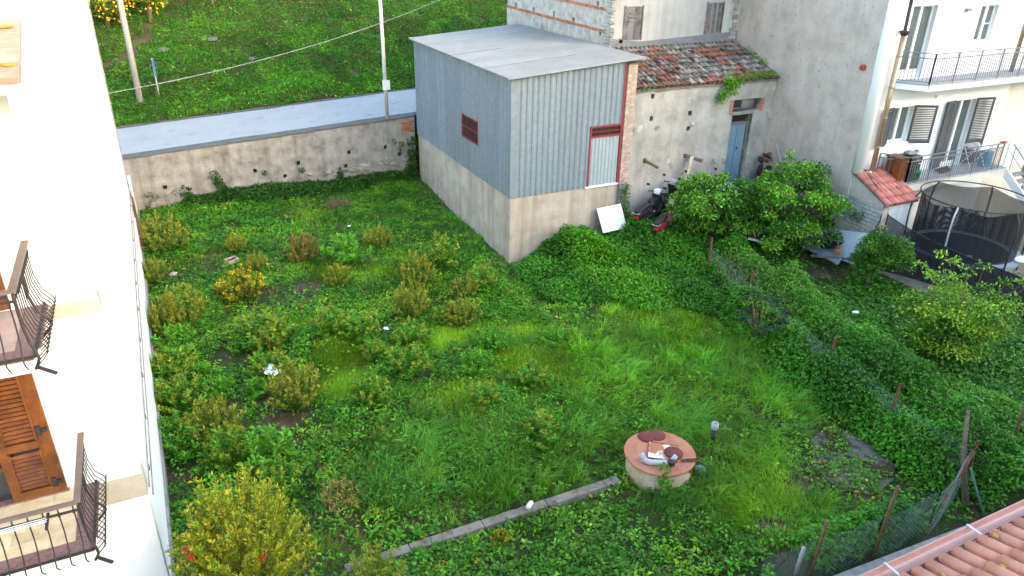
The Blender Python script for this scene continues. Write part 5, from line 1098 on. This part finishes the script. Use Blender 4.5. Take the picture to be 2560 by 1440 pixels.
# ---------------------------------------------------------------- weed bushes, each a thing of its own
def bush_meshes(kind, seed):
    global rng; old = rng; rng = np.random.default_rng(seed); out = []; ns = {'O': 60, 'B': 55, 'G': 30, 'M': 42, 'Y': 50, 'R': 26, 'D': 60}[kind]
    stems = MB(); tips = []
    low = {'O': (.055, .14, .022), 'B': (.08, .11, .025), 'G': (.05, .19, .02), 'M': (.05, .175, .02), 'Y': (.07, .11, .015), 'R': (.03, .2, .03), 'D': (.2, .17, .08)}[kind]
    top = {'O': (.14, .18, .03), 'B': (.13, .115, .045), 'G': (.075, .24, .03), 'M': (.115, .2, .026), 'Y': (.14, .16, .018), 'R': (.04, .24, .035), 'D': (.3, .25, .13)}[kind]
    hgt = {'O': .82, 'B': .7, 'G': .6, 'M': .7, 'Y': .72, 'R': .6, 'D': .6}[kind]
    for i in range(ns):
        a = rng.uniform(0, 6.28); r_ = .5*math.sqrt(rng.random()); h = hgt*(1-.55*(r_/.5)**2)*rng.uniform(.75, 1.2); b0 = np.array([math.cos(a)*r_*.3, math.sin(a)*r_*.3, 0]); tp = np.array([math.cos(a)*r_*1.05, math.sin(a)*r_*1.05, h])
        md = b0*.5+tp*.5+np.array([math.cos(a)*.04, math.sin(a)*.04, -.04]); stems.tube([b0, md, tp], [.008, .006, .003], 3, False)
        m_ = {'O': 46, 'B': 44, 'G': 34, 'M': 40, 'Y': 42, 'R': 40, 'D': 14}[kind]; t = rng.random(m_)**.75*.95+.06
        P = np.outer((1-t)**2, b0)+np.outer(2*t*(1-t), md)+np.outer(t*t, tp); az = rng.uniform(0, 6.28, m_); e_ = rng.uniform(.1, .9, m_)+(.5 if kind in 'OYB' else 0)
        D = np.stack([np.cos(az), np.sin(az), e_], 1)+unit(tp-b0)*.4; ft = sm((t-.45)*2.2)[:, None]*(1 if kind in 'OBYD' else (rng.random() < .6)*1. if kind == 'M' else .5)
        C = np.array(low)*(1-ft)+np.array(top)*ft
        if kind in 'OB': ln, wd = rng.uniform(.06, .11, m_), rng.uniform(.02, .034, m_)
        elif kind == 'D': ln, wd = rng.uniform(.06, .16, m_), rng.uniform(.006, .012, m_)
        elif kind == 'R': ln, wd = rng.uniform(.06, .09, m_), rng.uniform(.03, .05, m_)
        else: ln, wd = rng.uniform(.1, .17, m_)*(1-.35*ft[:, 0]), rng.uniform(.028, .046, m_)
        out.append(leaves(P, D, ln, wd, jc(C, m_, .18, .08), .2, .1))
        if kind in 'MYO' and rng.random() < (.4 if kind == 'Y' else .35):
            q = 14; P = tp+rng.normal(0, .022, (q, 3))+np.outer(rng.random(q), np.array([0, 0, .09])); cc = {'Y': (.42, .33, .015), 'M': (.16, .18, .025), 'O': (.14, .16, .03)}[kind]
            tips.append(leaves(P, rng.normal(0, 1, (q, 3))+np.array([0, 0, .8]), .035, .02, jc(cc, q, .2, .08)))
    V, F_, C = cat(out); r0 = [npmesh('foliage', V, F_, C, m_leaf), stems.mesh('stems', m_twig if kind in 'BD' else m_stemg)]
    if tips: V, F_, C = cat(tips); r0.append(npmesh('flower_tips', V, F_, C, m_leaf))
    rng = old; return r0
PROTO = {k: [bush_meshes(k, 100+13*j+ord(k)) for j in range(3 if k in 'OMG' else 1)] for k in 'OBGMYRD'}
BL = [
 (-.38, 26.68, 1.46, 'O', 'big feathery olive bush against the white wall near the back corner'), (-.82, 24.45, .86, 'O', 'round olive bush by the white wall before the feathery one'), (-.13, 20.96, 1.07, 'O', 'tan-tipped olive bush of the pair by the white wall'), (-.7, 20.71, .94, 'O', 'olive bush of the pair touching the white wall'),
 (1.56, 21.98, 1.25, 'Y', 'large bush with bright yellow flower spikes left of centre'), (1.91, 25.83, .63, 'O', 'small olive bush behind the wooden box'), (2.29, 23.82, .63, 'O', 'small olive bush directly behind the yellow flowering bush'), (3.88, 24.06, .97, 'B', 'round reddish brown bush in the far grass'),
 (5.25, 23.34, 1.24, 'G', 'wide green bush right of the reddish brown one'), (6.56, 24.19, .88, 'O', 'olive bush halfway along the concrete base'), (4.5, 21.71, .73, 'O', 'low olive bush alone in the middle of the far grass'), (3.54, 18.56, .91, 'M', 'left one of the twin bushes in mid lot'), (4.22, 18.08, .83, 'M', 'right one of the twin bushes in mid lot'),
 (1.66, 18.86, 1.4, 'M', 'widest yellow-tipped bush above the bare soil'), (-.37, 19.42, 1.01, 'G', 'green bush by the white wall below the olive pair'), (1.1, 18.83, .56, 'G', 'small bright green bush on the edge of bare soil'), (1.77, 18.46, .69, 'O', 'olive bush just below the widest bush'),
 (-.59, 17.9, 1.12, 'M', 'upper green bush in the row along the white wall'), (.01, 17.73, .69, 'G', 'leafy bush left of the bare soil'), (-.58, 16.75, 1.01, 'M', 'lower green bush in the row along the white wall'), (.36, 16.88, .66, 'G', 'bright leafy bush left of the white bag'), (1.56, 17.14, .84, 'M', 'yellow-tipped bush behind the white bag'),
 (1.13, 16.43, .67, 'G', 'light green bush touching the white bag on its left'), (2.0, 15.67, 1.1, 'O', 'large tan-topped bush right of the white bag'), (3.62, 14.93, .82, 'M', 'tan and green bush right of the bright lawn'), (0, 15.11, 1.07, 'O', 'big olive bush above the yellow shrub'), (-.48, 14.86, .83, 'G', 'dark green bush between the big olive bush and wall'),
 (1.57, 13.32, .4, 'R', 'small round bright green plant'), (.91, 13.63, 1.06, 'G', 'wide dark green bush behind the yellow shrub'), (.25, 14.08, .85, 'M', 'yellow-tipped bush right behind the yellow shrub'), (1.04, 12.6, .75, 'M', 'green bush touching the right side of the yellow shrub'), (6.75, 20.62, .93, 'O', 'brown-tipped bush left of the concrete corner'),
 (5.98, 18.78, .91, 'O', 'tall-tipped olive bush in the central row'), (7.86, 19.34, .73, 'O', 'olive bush in front of the concrete corner'), (7.13, 17.72, .91, 'O', 'tan bush behind the bright right lawn'), (6.58, 18.18, .62, 'M', 'small mixed bush left of the tan bush'), (5.42, 17.22, .85, 'M', 'yellow-tipped bush left of the bright right lawn'),
 (5.38, 16.6, .46, 'G', 'small pale green bush below the bright right lawn'), (4.23, 16.83, .61, 'M', 'small yellow-flowered bush on the bright left lawn'), (4.77, 15.79, .92, 'M', 'yellow-tipped bush right of the bright left lawn'), (7.41, 16.23, .69, 'G', 'dark green clump on the bright right lawn'), (6.54, 15.2, .78, 'G', 'green clump below the bright right lawn'),
 (9.03, 15.55, .72, 'G', 'upright green bush in the tall grass before the brambles'), (8.01, 21.66, 1.16, 'M', 'mixed bush leaning on the concrete base'), (8.6, 19.63, .9, 'M', 'mixed bush just left of the concrete corner'), (7.44, 13.97, .82, 'M', 'yellowish bush in the centre of the lot'), (6.65, 11.79, .78, 'M', 'yellow-tipped plant in the long grass left of the tank'),
 (6.11, 13.71, .69, 'M', 'low mixed bush above the tall grass'), (4.53, 9.51, .32, 'Y', 'small yellow-flowered plant in front of the garden wall'), (-.81, 15.56, .71, 'G', 'dark clump squeezed against the white wall'), (2.07, 11.87, .73, 'D', 'pale dry grass clump behind the garden wall'), (-.04, 12.72, .53, 'G', 'dark green plant behind the yellow shrub near the wall')]
for i, (x, y, w_, k, lab) in enumerate(BL):
    t = thing('weed_bush', lab, 'bush', (x, y, float(gh(x, y))-.02), 'weed bushes in the lot', rnd.uniform(0, 6.28)); pr = PROTO[k][i % len(PROTO[k])]; t.scale = (w_*1.3, w_*1.3, min(w_, 1.15)*rnd.uniform(1.1, 1.5))
    for me, nm in zip(pr, ('foliage', 'stems', 'flower_tips')): tag(link(nm, me, t), kind='stuff' if nm == 'flower_tips' else None)
# dark big-leaved plant at the fence
def bigleaf(x0, y0, lab):
    t = thing('big_leaved_plant', lab, 'plant', (x0, y0, float(gh(x0, y0)))); st_ = MB(); out = []
    for k in range(26):
        a = rng.uniform(0, 6.28); r_ = rng.uniform(.2, .8); tp = np.array([math.cos(a)*r_, math.sin(a)*r_, rng.uniform(.6, 1.35)]); st_.tube([(0, 0, 0), tuple(tp*.6+np.array([0, 0, .12])), tuple(tp)], [.016, .012, .008], 5)
        n_ = 9; an = np.linspace(-1.9, 1.9, n_)+a; D = np.stack([np.cos(an), np.sin(an), rng.uniform(-.25, .15, n_)], 1); out.append(leaves(np.repeat(tp[None], n_, 0), D, rng.uniform(.2, .34, n_), .075, jc((.012, .035, .018), n_, .25, .05), .12, .12))
    st_.build('stems', m_twig, t); V, F_, C = cat(out); link('leaves', npmesh('leaves', V, F_, C, m_leaf), t)
bigleaf(14.35, 13.3, 'dark big-leaved plant beside the second rusty fence post')

# ---------------------------------------------------------------- trees and shrubs
def tree(name, lab, base, trunk, clumps, nleaf, Ls, Ws, cols, group=None, fruit=None, spread=.34, catg='tree', shape='leaf', bark=None):
    """trunk: list of limb polylines with radii; clumps: list of (x,y,z,r) relative to base"""
    t = thing(name, lab, catg, base, group); m_ = MB()
    for pts, rr in trunk: m_.tube(pts, rr, 7)
    root = Vector(trunk[0][0][-1])
    for c_ in clumps:
        c_ = Vector(c_[:3]); md = root.lerp(c_, .5)+Vector((rnd.uniform(-.1, .1), rnd.uniform(-.1, .1), -.06)); m_.tube([root, md, c_], [.022, .014, .006], 4, False)
    m_.build('trunk', bark or m_bark, t, True); out = []
    for c_ in clumps:
        n_ = int(nleaf*(c_[3]/spread)**2*rnd.uniform(.75, 1.25)); d = unit(rng.normal(size=(n_, 3))); d[:, 2] = np.where(d[:, 2] < -.3, -d[:, 2]*.5, d[:, 2]); rr = c_[3]*rng.random(n_)**.45
        P = np.array(c_[:3])+d*rr[:, None]*np.array([1, 1, .8]); col = np.array(cols[rng.integers(len(cols))])
        new = (rng.random(n_) < .3)[:, None]*np.array(cols[-1])*.9; out.append(leaves(P, d+rng.normal(0, .7, (n_, 3)), Ls*rng.uniform(.7, 1.25, n_), Ws*rng.uniform(.8, 1.2, n_), jc(col*.8+new*.6, n_, .18, .07), .22, .15))
    V, F_, C = cat(out); link('crown', npmesh('crown', V, F_, C, m_leaf), t)
    if fruit:
        fm = MB().lathe([(0, -.038), (.027, -.028), (.038, 0), (.028, .027), (0, .038)], 8).mesh('fruit', fruit[0], True)
        for k in range(fruit[1]):
            c_ = clumps[rng.integers(len(clumps))]; d = unit(rng.normal(size=3)); d[1] = -abs(d[1]); f = link('fruit', fm, t); f.location = tuple(np.array(c_[:3])+d*c_[3]*.95); f.scale = (fruit[2],)*3
    return t
def cl(n, cx, cy, cz, rx, ry, rz, r0, r1, hollow=.5):
    o = []
    for k in range(n):
        d = unit(rng.normal(size=3)); f = hollow+(1-hollow)*rng.random(); o.append((cx+d[0]*rx*f, cy+d[1]*ry*f, cz+d[2]*rz*f, rng.uniform(r0, r1)))
    return o
CIT = [(.02, .085, .018), (.032, .12, .022), (.05, .165, .028), (.1, .27, .045)]
b = (16.35, 19.2, float(gh(16.35, 19.2)))
tree('lemon_tree', 'left hand lemon tree before the lean-to and the scooters', b, [([(0, 0, -.2), (.05, 0, .3), (.2, .05, .8)], [.09, .075, .06]), ([(.05, 0, .3), (.5, -.2, .8)], [.05, .03])],
     cl(72, .75, .0, 1.2, 1.55, 1.3, 1.2, .18, .46, .3)+[(-.35, .1, .9, .3), (.1, .1, .7, .4), (1.5, -.5, .8, .42), (1.7, -.7, 1.2, .45), (2.0, -.9, 1.0, .42), (1.9, -.6, 1.6, .4), (2.2, -.8, 1.5, .42), (1.4, -.3, 1.6, .4), (1.6, -.9, .5, .38), (2.3, -1.1, .7, .4), (1.1, -.6, .9, .4), (.7, -.5, .6, .4), (2.5, -1.0, 1.3, .4), (2.3, -.6, 1.9, .36), (1.8, -.3, 2.0, .34), (2.6, -1.2, 1.0, .4), (2.4, -1.4, .5, .36), (1.2, -.1, 1.9, .36), (-.3, .4, 1.5, .3), (.1, .4, 1.8, .3), (2.7, -.7, 2.2, .3), (.35, .25, 1.9, .24), (.55, .3, 2.25, .2), (.75, .2, 2.05, .22), (.45, .3, 2.0, .2), (1.2, .2, 1.9, .25), (1.6, .0, 1.7, .25), (-.2, 0, 1.4, .22), (1.3, .1, 2.15, .18)], 145, .12, .06, CIT, 'lemon trees beside the lean-to', (m_yellow, 4, .9))
b = (19.45, 18.0, float(gh(19.45, 18)))
tree('lemon_tree', 'taller lemon tree before the rough plaster wall', b, [([(0, 0, -.2), (-.02, 0, .5), (.05, .05, 1.0)], [.1, .085, .07]), ([(-.02, 0, .5), (-.6, .2, 1.2)], [.05, .03])],
     cl(95, .1, -.1, 1.9, 1.85, 1.7, 1.6, .2, .5, .3)+[(-.5, .4, 2.8, .35), (.4, -.2, 2.8, .35), (-1.2, .9, 2.4, .35), (0, .1, 2.9, .28), (.02, .1, 3.2, .24), (.0, .15, 3.5, .2), (.03, .15, 3.72, .14), (.9, -.4, 2.6, .26), (1.1, -.5, 2.75, .2), (1.3, -.7, 2.2, .28), (-1.2, .5, 2.0, .3), (-.7, .4, 2.4, .26), (1.45, -.9, 1.7, .28), (1.3, -.8, 1.3, .25), (1.3, -1.2, .9, .35), (.9, -1.0, .7, .35), (-.6, -.3, .8, .4), (-1.0, .2, 1.1, .4)], 145, .12, .06, CIT, 'lemon trees beside the lean-to', (m_yellow, 4, .9))
b = (20.3, 14.75, float(gh(20.3, 14.75)))
tree('orange_tree', 'small round dark orange tree beside the windbreak net', b, [([(0, 0, -.1), (0, 0, .35), (.05, 0, .8)], [.06, .055, .04])], cl(80, .1, -.2, 1.25, .85, .85, .75, .25, .36, .5)+[(.1, .1, 1.95, .2), (.3, .1, 2.0, .15)], 170, .085, .042, [(.014, .06, .012), (.02, .08, .013), (.03, .105, .016), (.06, .17, .025)])
b = (18.55, 10.4, float(gh(18.55, 10.4)))
tree('lemon_bush', 'light green lemon bush with open top near the right edge', b, [([(0, 0, -.1), (0, 0, .4)], [.05, .04]), ([(0, 0, .3), (-.3, .3, 1.0)], [.03, .02])],
     cl(120, -.1, .2, 1.2, 1.25, 1.4, 1.1, .24, .42, .3)+[(.0, .25, 2.1, .22), (-.15, .5, 2.35, .16), (-.3, .8, 2.2, .2), (-.45, 1.0, 2.35, .12), (.4, -.6, 2.0, .2), (.5, -.75, 2.2, .14), (.2, -.1, 2.2, .2), (.3, -.3, 2.3, .14), (-.2, .2, 2.5, .12), (-.6, 1.1, 1.7, .12), (.5, -.9, 1.9, .3), (-.2, .5, 1.95, .3), (.2, -.4, 2.1, .3), (-.5, .9, 2.3, .2), (0, .3, 2.6, .2), (.4, -.5, 2.5, .2), (-.2, .6, 2.75, .22), (-.35, .9, 2.9, .16), (.15, 0, 2.8, .2), (.55, -.8, 2.6, .22), (.65, -1.0, 2.8, .14), (-.6, 1.2, 2.5, .18)], 150, .095, .052, [(.05, .14, .028), (.07, .19, .03), (.095, .22, .035), (.17, .3, .05)], catg='bush')
# orange trees on the bank
for lab, x0, y0, s_, nf in (('orange tree laden with fruit at the top left behind the pole', -1.1, 44.3, 1.15, 150), ('orange tree with dark trunk at the top of the bank', .9, 44.4, 1.0, 80), ('orange tree at the top edge right of the laden one', 4.1, 45.6, 1.0, 40), ('orange tree at the top edge farthest right', 7.3, 46.2, 1.0, 34)):
    b = (x0, y0, float(hz(x0, y0))); zc = 1.0 if x0 < 0 else (1.35 if x0 < 2 else 2.1)
    tree('orange_tree', lab, b, [([(0, 0, -.2), (.02, 0, .7), (.05, 0, 1.3)], [.12, .1, .08])], cl(42, 0, 0, zc*s_, 1.25*s_, 1.2*s_, .8*s_, .3, .45, .5), 110, .13, .065, [(.02, .06, .01), (.03, .085, .012), (.05, .12, .014), (.12, .16, .02)], 'orange trees on the bank', (m_orange, nf, 1.35))
# dark scrub and stones behind them
m2 = []
for k in range(30): m2 += cl(1, rnd.uniform(-5, 22), rnd.uniform(47.5, 50), 0, .3, .3, .2, .5, .9)
out = []
for c_ in m2:
    n_ = 320; d = unit(rng.normal(size=(n_, 3))); P = np.array([c_[0], c_[1], float(hz(c_[0], c_[1]))+.4])+d*c_[3]*(rng.random((n_, 1))**.4); out.append(leaves(P, d, rng.uniform(.12, .22, n_), .09, jc((.014, .05, .01), n_, .25, .1)))
V, F_, C = cat(out); tag(link('scrub', npmesh('scrub', V, F_, C, m_leaf)), 'dark scrub at the top of the bank', 'scrub', kind='stuff')
# yellow-green bottlebrush shrub at the lower left
def whorl_shrub(lab, base, tips, nl, ln, wd, cols, flowers=0, name='yellow_shrub'):
    t = thing(name, lab, 'shrub', base); st_ = MB(); out = []; fl = []
    for tp in tips:
        tp = Vector(tp); md = Vector((tp.x*.45, tp.y*.45, tp.z*.55)); st_.tube([(0, 0, -.1), md, tp], [.016, .01, .004], 4, False)
        L_ = (tp-md).length
        for f in np.linspace(.1, 1, max(3, int(L_/.085))):
            p = md.lerp(tp, f); n_ = nl; a = rng.uniform(0, 6.28, n_); ax = np.array(unit(np.array(tp-md))); D = np.stack([np.cos(a), np.sin(a), rng.uniform(.15, .8, n_)], 1)+ax*.5
            c_ = np.array(cols[rng.integers(len(cols))]); out.append(leaves(np.repeat(np.array(p)[None], n_, 0), D, ln*rng.uniform(.7, 1.2, n_), wd, jc(c_, n_, .15, .06), .15, .05))
        if len(fl) < flowers and rng.random() < .12: fl.append(tp)
    st_.build('stems', m_stemg, t); V, F_, C = cat(out); link('foliage', npmesh('foliage', V, F_, C, m_leaf), t)
    for p in fl:
        q = MB()
        for k in range(26): d = Vector(rng.normal(size=3)).normalized(); q.bar(p, p+d*.06, .006, .006)
        q.build('flower', m_redfl, t)
GOLD = [(.17, .23, .014), (.22, .26, .017), (.14, .21, .016), (.10, .17, .017), (.26, .26, .024)]
tips = []
for k in range(330):
    a, r_ = rng.uniform(0, 6.28), math.sqrt(rng.random()); tips.append((math.cos(a)*r_*1.15, math.sin(a)*r_*.9, 2.95-1.6*r_*r_+rng.uniform(-.5, .35)))
whorl_shrub('golden green shrub with red blossoms at the lower left', (.12, 9.55, 0), tips, 9, .09, .02, GOLD, 4)
tips = []
for k in range(46):
    a, r_ = rng.uniform(0, 6.28), math.sqrt(rng.random()); tips.append((math.cos(a)*r_*.35, math.sin(a)*r_*.3, 2.3-1.2*r_*r_+rng.uniform(-.5, .2)))
whorl_shrub('thin grey green shrub growing against the white house corner', (-.75, 9.15, 0), tips, 8, .07, .016, [(.1, .16, .05), (.14, .2, .06), (.05, .1, .03)], 3)
tips = []
for k in range(70):
    a, r_ = rng.uniform(0, 6.28), math.sqrt(rng.random()); tips.append((math.cos(a)*r_*.6, math.sin(a)*r_*.5, 1.55-.9*r_*r_+rng.uniform(-.3, .15)))
whorl_shrub('yellow green shrub with pale blossoms at the bottom edge', (1.95, 8.85, 0), tips, 9, .08, .026, [(.12, .19, .025), (.17, .22, .035), (.09, .16, .02)], 0)
# ---------------------------------------------------------------- plants on walls and roof
def tuft(name, lab, pts, n_, Ls, Ws, col, r_, catg='plant', group=None, hang=0.):
    """leafy tuft made of leaf clusters along points"""
    c0 = np.array(pts[0], float); out = []
    for p in pts:
        d = unit(rng.normal(size=(n_, 3))); P = np.array(p)-c0+d*r_*(rng.random((n_, 1))**.5); out.append(leaves(P, d+np.array([0, -.4, .3-hang]), Ls*rng.uniform(.6, 1.3, n_), Ws, jc(col, n_, .22, .08), .2, .15+hang*.3))
    V, F_, C = cat(out); t = thing(name, lab, catg, tuple(c0), group); link('foliage', npmesh('foliage', V, F_, C, m_leaf), t)
    s_ = MB(); s_.tube([(0, 0, 0)]+[tuple(np.array(p)-c0) for p in pts[1:]]+[tuple(np.array(pts[-1])-c0+np.array([0, 0, -.05]))], .008, 4, False); s_.build('stems', m_twig, t); return t
IV = (.02, .07, .014)
tuft('wall_creeper', 'tallest ivy clump climbing the retaining wall', [(1.9, 30.95, 1.35), (2.0, 30.93, 1.1), (2.1, 30.9, .9), (2.2, 30.9, .65), (2.3, 30.88, .4)], 110, .1, .06, IV, .18)
tuft('wall_creeper', 'bushy ivy clump at the foot of the retaining wall on the left', [(.75, 30.9, .85), (.8, 30.85, .55), (.9, 30.8, .3), (1.2, 30.8, .3)], 130, .1, .06, IV, .25)
tuft('wall_creeper', 'broad ivy clump at the foot of the retaining wall centre', [(3.5, 30.85, .6), (3.8, 30.85, .5), (4.3, 30.8, .4)], 130, .1, .06, IV, .25)
tuft('wall_creeper', 'ivy clump where the retaining wall meets the shed', [(10.2, 30.8, 1.9), (10.15, 30.75, 1.4), (10.1, 30.75, 1.0), (10.0, 30.7, .7)], 150, .1, .06, IV, .22)
tuft('wall_creeper', 'small ivy tuft below the brick patch', [(9.4, 30.95, 1.95), (9.7, 30.95, 1.8), (9.6, 30.95, 1.55)], 40, .08, .05, IV, .12)
tuft('wall_creeper', 'small weed growing in the middle of the retaining wall', [(5.3, 30.95, 1.2), (5.35, 30.95, 1.15)], 40, .08, .04, IV, .1)
tuft('wall_creeper', 'small weed growing from a drain hole of the retaining wall', [(3.8, 30.95, 1.25), (3.85, 30.95, 1.2)], 30, .08, .04, IV, .1)
tuft('wall_creeper', 'ivy tuft on the right part of the retaining wall', [(6.9, 30.9, .95), (6.9, 30.88, .75), (6.8, 30.88, .55)], 70, .09, .05, IV, .15)
tuft('wall_creeper', 'faint creeper at the left end of the retaining wall', [(-.6, 30.95, .9), (-.4, 30.95, .75), (-.7, 30.95, .5), (.3, 30.95, .85)], 34, .08, .04, (.05, .07, .02), .12)
RG = (.07, .2, .015)
tuft('roof_weed', 'bright weed hanging over the lean-to eave', [(18.95, 21.1, 5.72), (19.05, 21.05, 5.5), (19.15, 21.05, 5.3), (18.75, 21.1, 5.3), (18.7, 21.1, 5.05), (19.3, 21.05, 5.6)], 120, .09, .045, RG, .2, hang=.5)
tuft('roof_weed', 'green weeds lining the gutter edge of the lean-to roof', [(19.5+.2*k, 21.15, 5.74) for k in range(9)], 55, .08, .03, RG, .13)
tuft('roof_weed', 'weeds along the roof edge against the plaster wall', [(21.25, 22.3, 6.05), (21.3, 22.6, 6.15), (21.25, 22.9, 6.3), (21.3, 22.0, 5.98)], 60, .08, .035, RG, .14)
tuft('roof_weed', 'moss tuft at the left end of the lean-to eave', [(15.3, 21.15, 5.58), (15.5, 21.15, 5.58)], 30, .05, .03, RG, .08)
tuft('shed_creeper', 'creeper growing up the concrete base below the brick pier', [(14.75, 21.0, 2.2), (14.75, 20.98, 1.9), (14.78, 20.95, 1.6), (14.75, 20.95, 1.3), (14.8, 20.9, 1.1)], 90, .09, .045, (.035, .11, .014), .17)
tuft('tank_vine', 'vine trailing over the front of the tank', [(8.15, 9.35, .6), (8.1, 9.24, .48), (8.08, 9.18, .35), (8.1, 9.1, .22), (8.3, 9.05, .18), (8.5, 9.0, .15)], 34, .085, .07, (.05, .16, .016), .12)
tuft('yard_weed', 'yellowish weed in the yard below the staircase', [(27.6, 13.4, .15), (27.9, 13.3, .2), (28.2, 13.2, .15)], 120, .1, .03, (.13, .13, .02), .25)
tuft('wall_weed', 'small dark weed on the block wall of the porch', [(21.35, 16.7, 1.75), (21.35, 16.4, 1.7)], 60, .08, .05, IV, .15)
tuft('potted_plant', 'dark plant behind the trampoline below the stairs', [(27.4, 16.3, .5), (27.3, 16.2, .8), (27.5, 16.2, .7)], 120, .12, .05, (.03, .08, .02), .3)
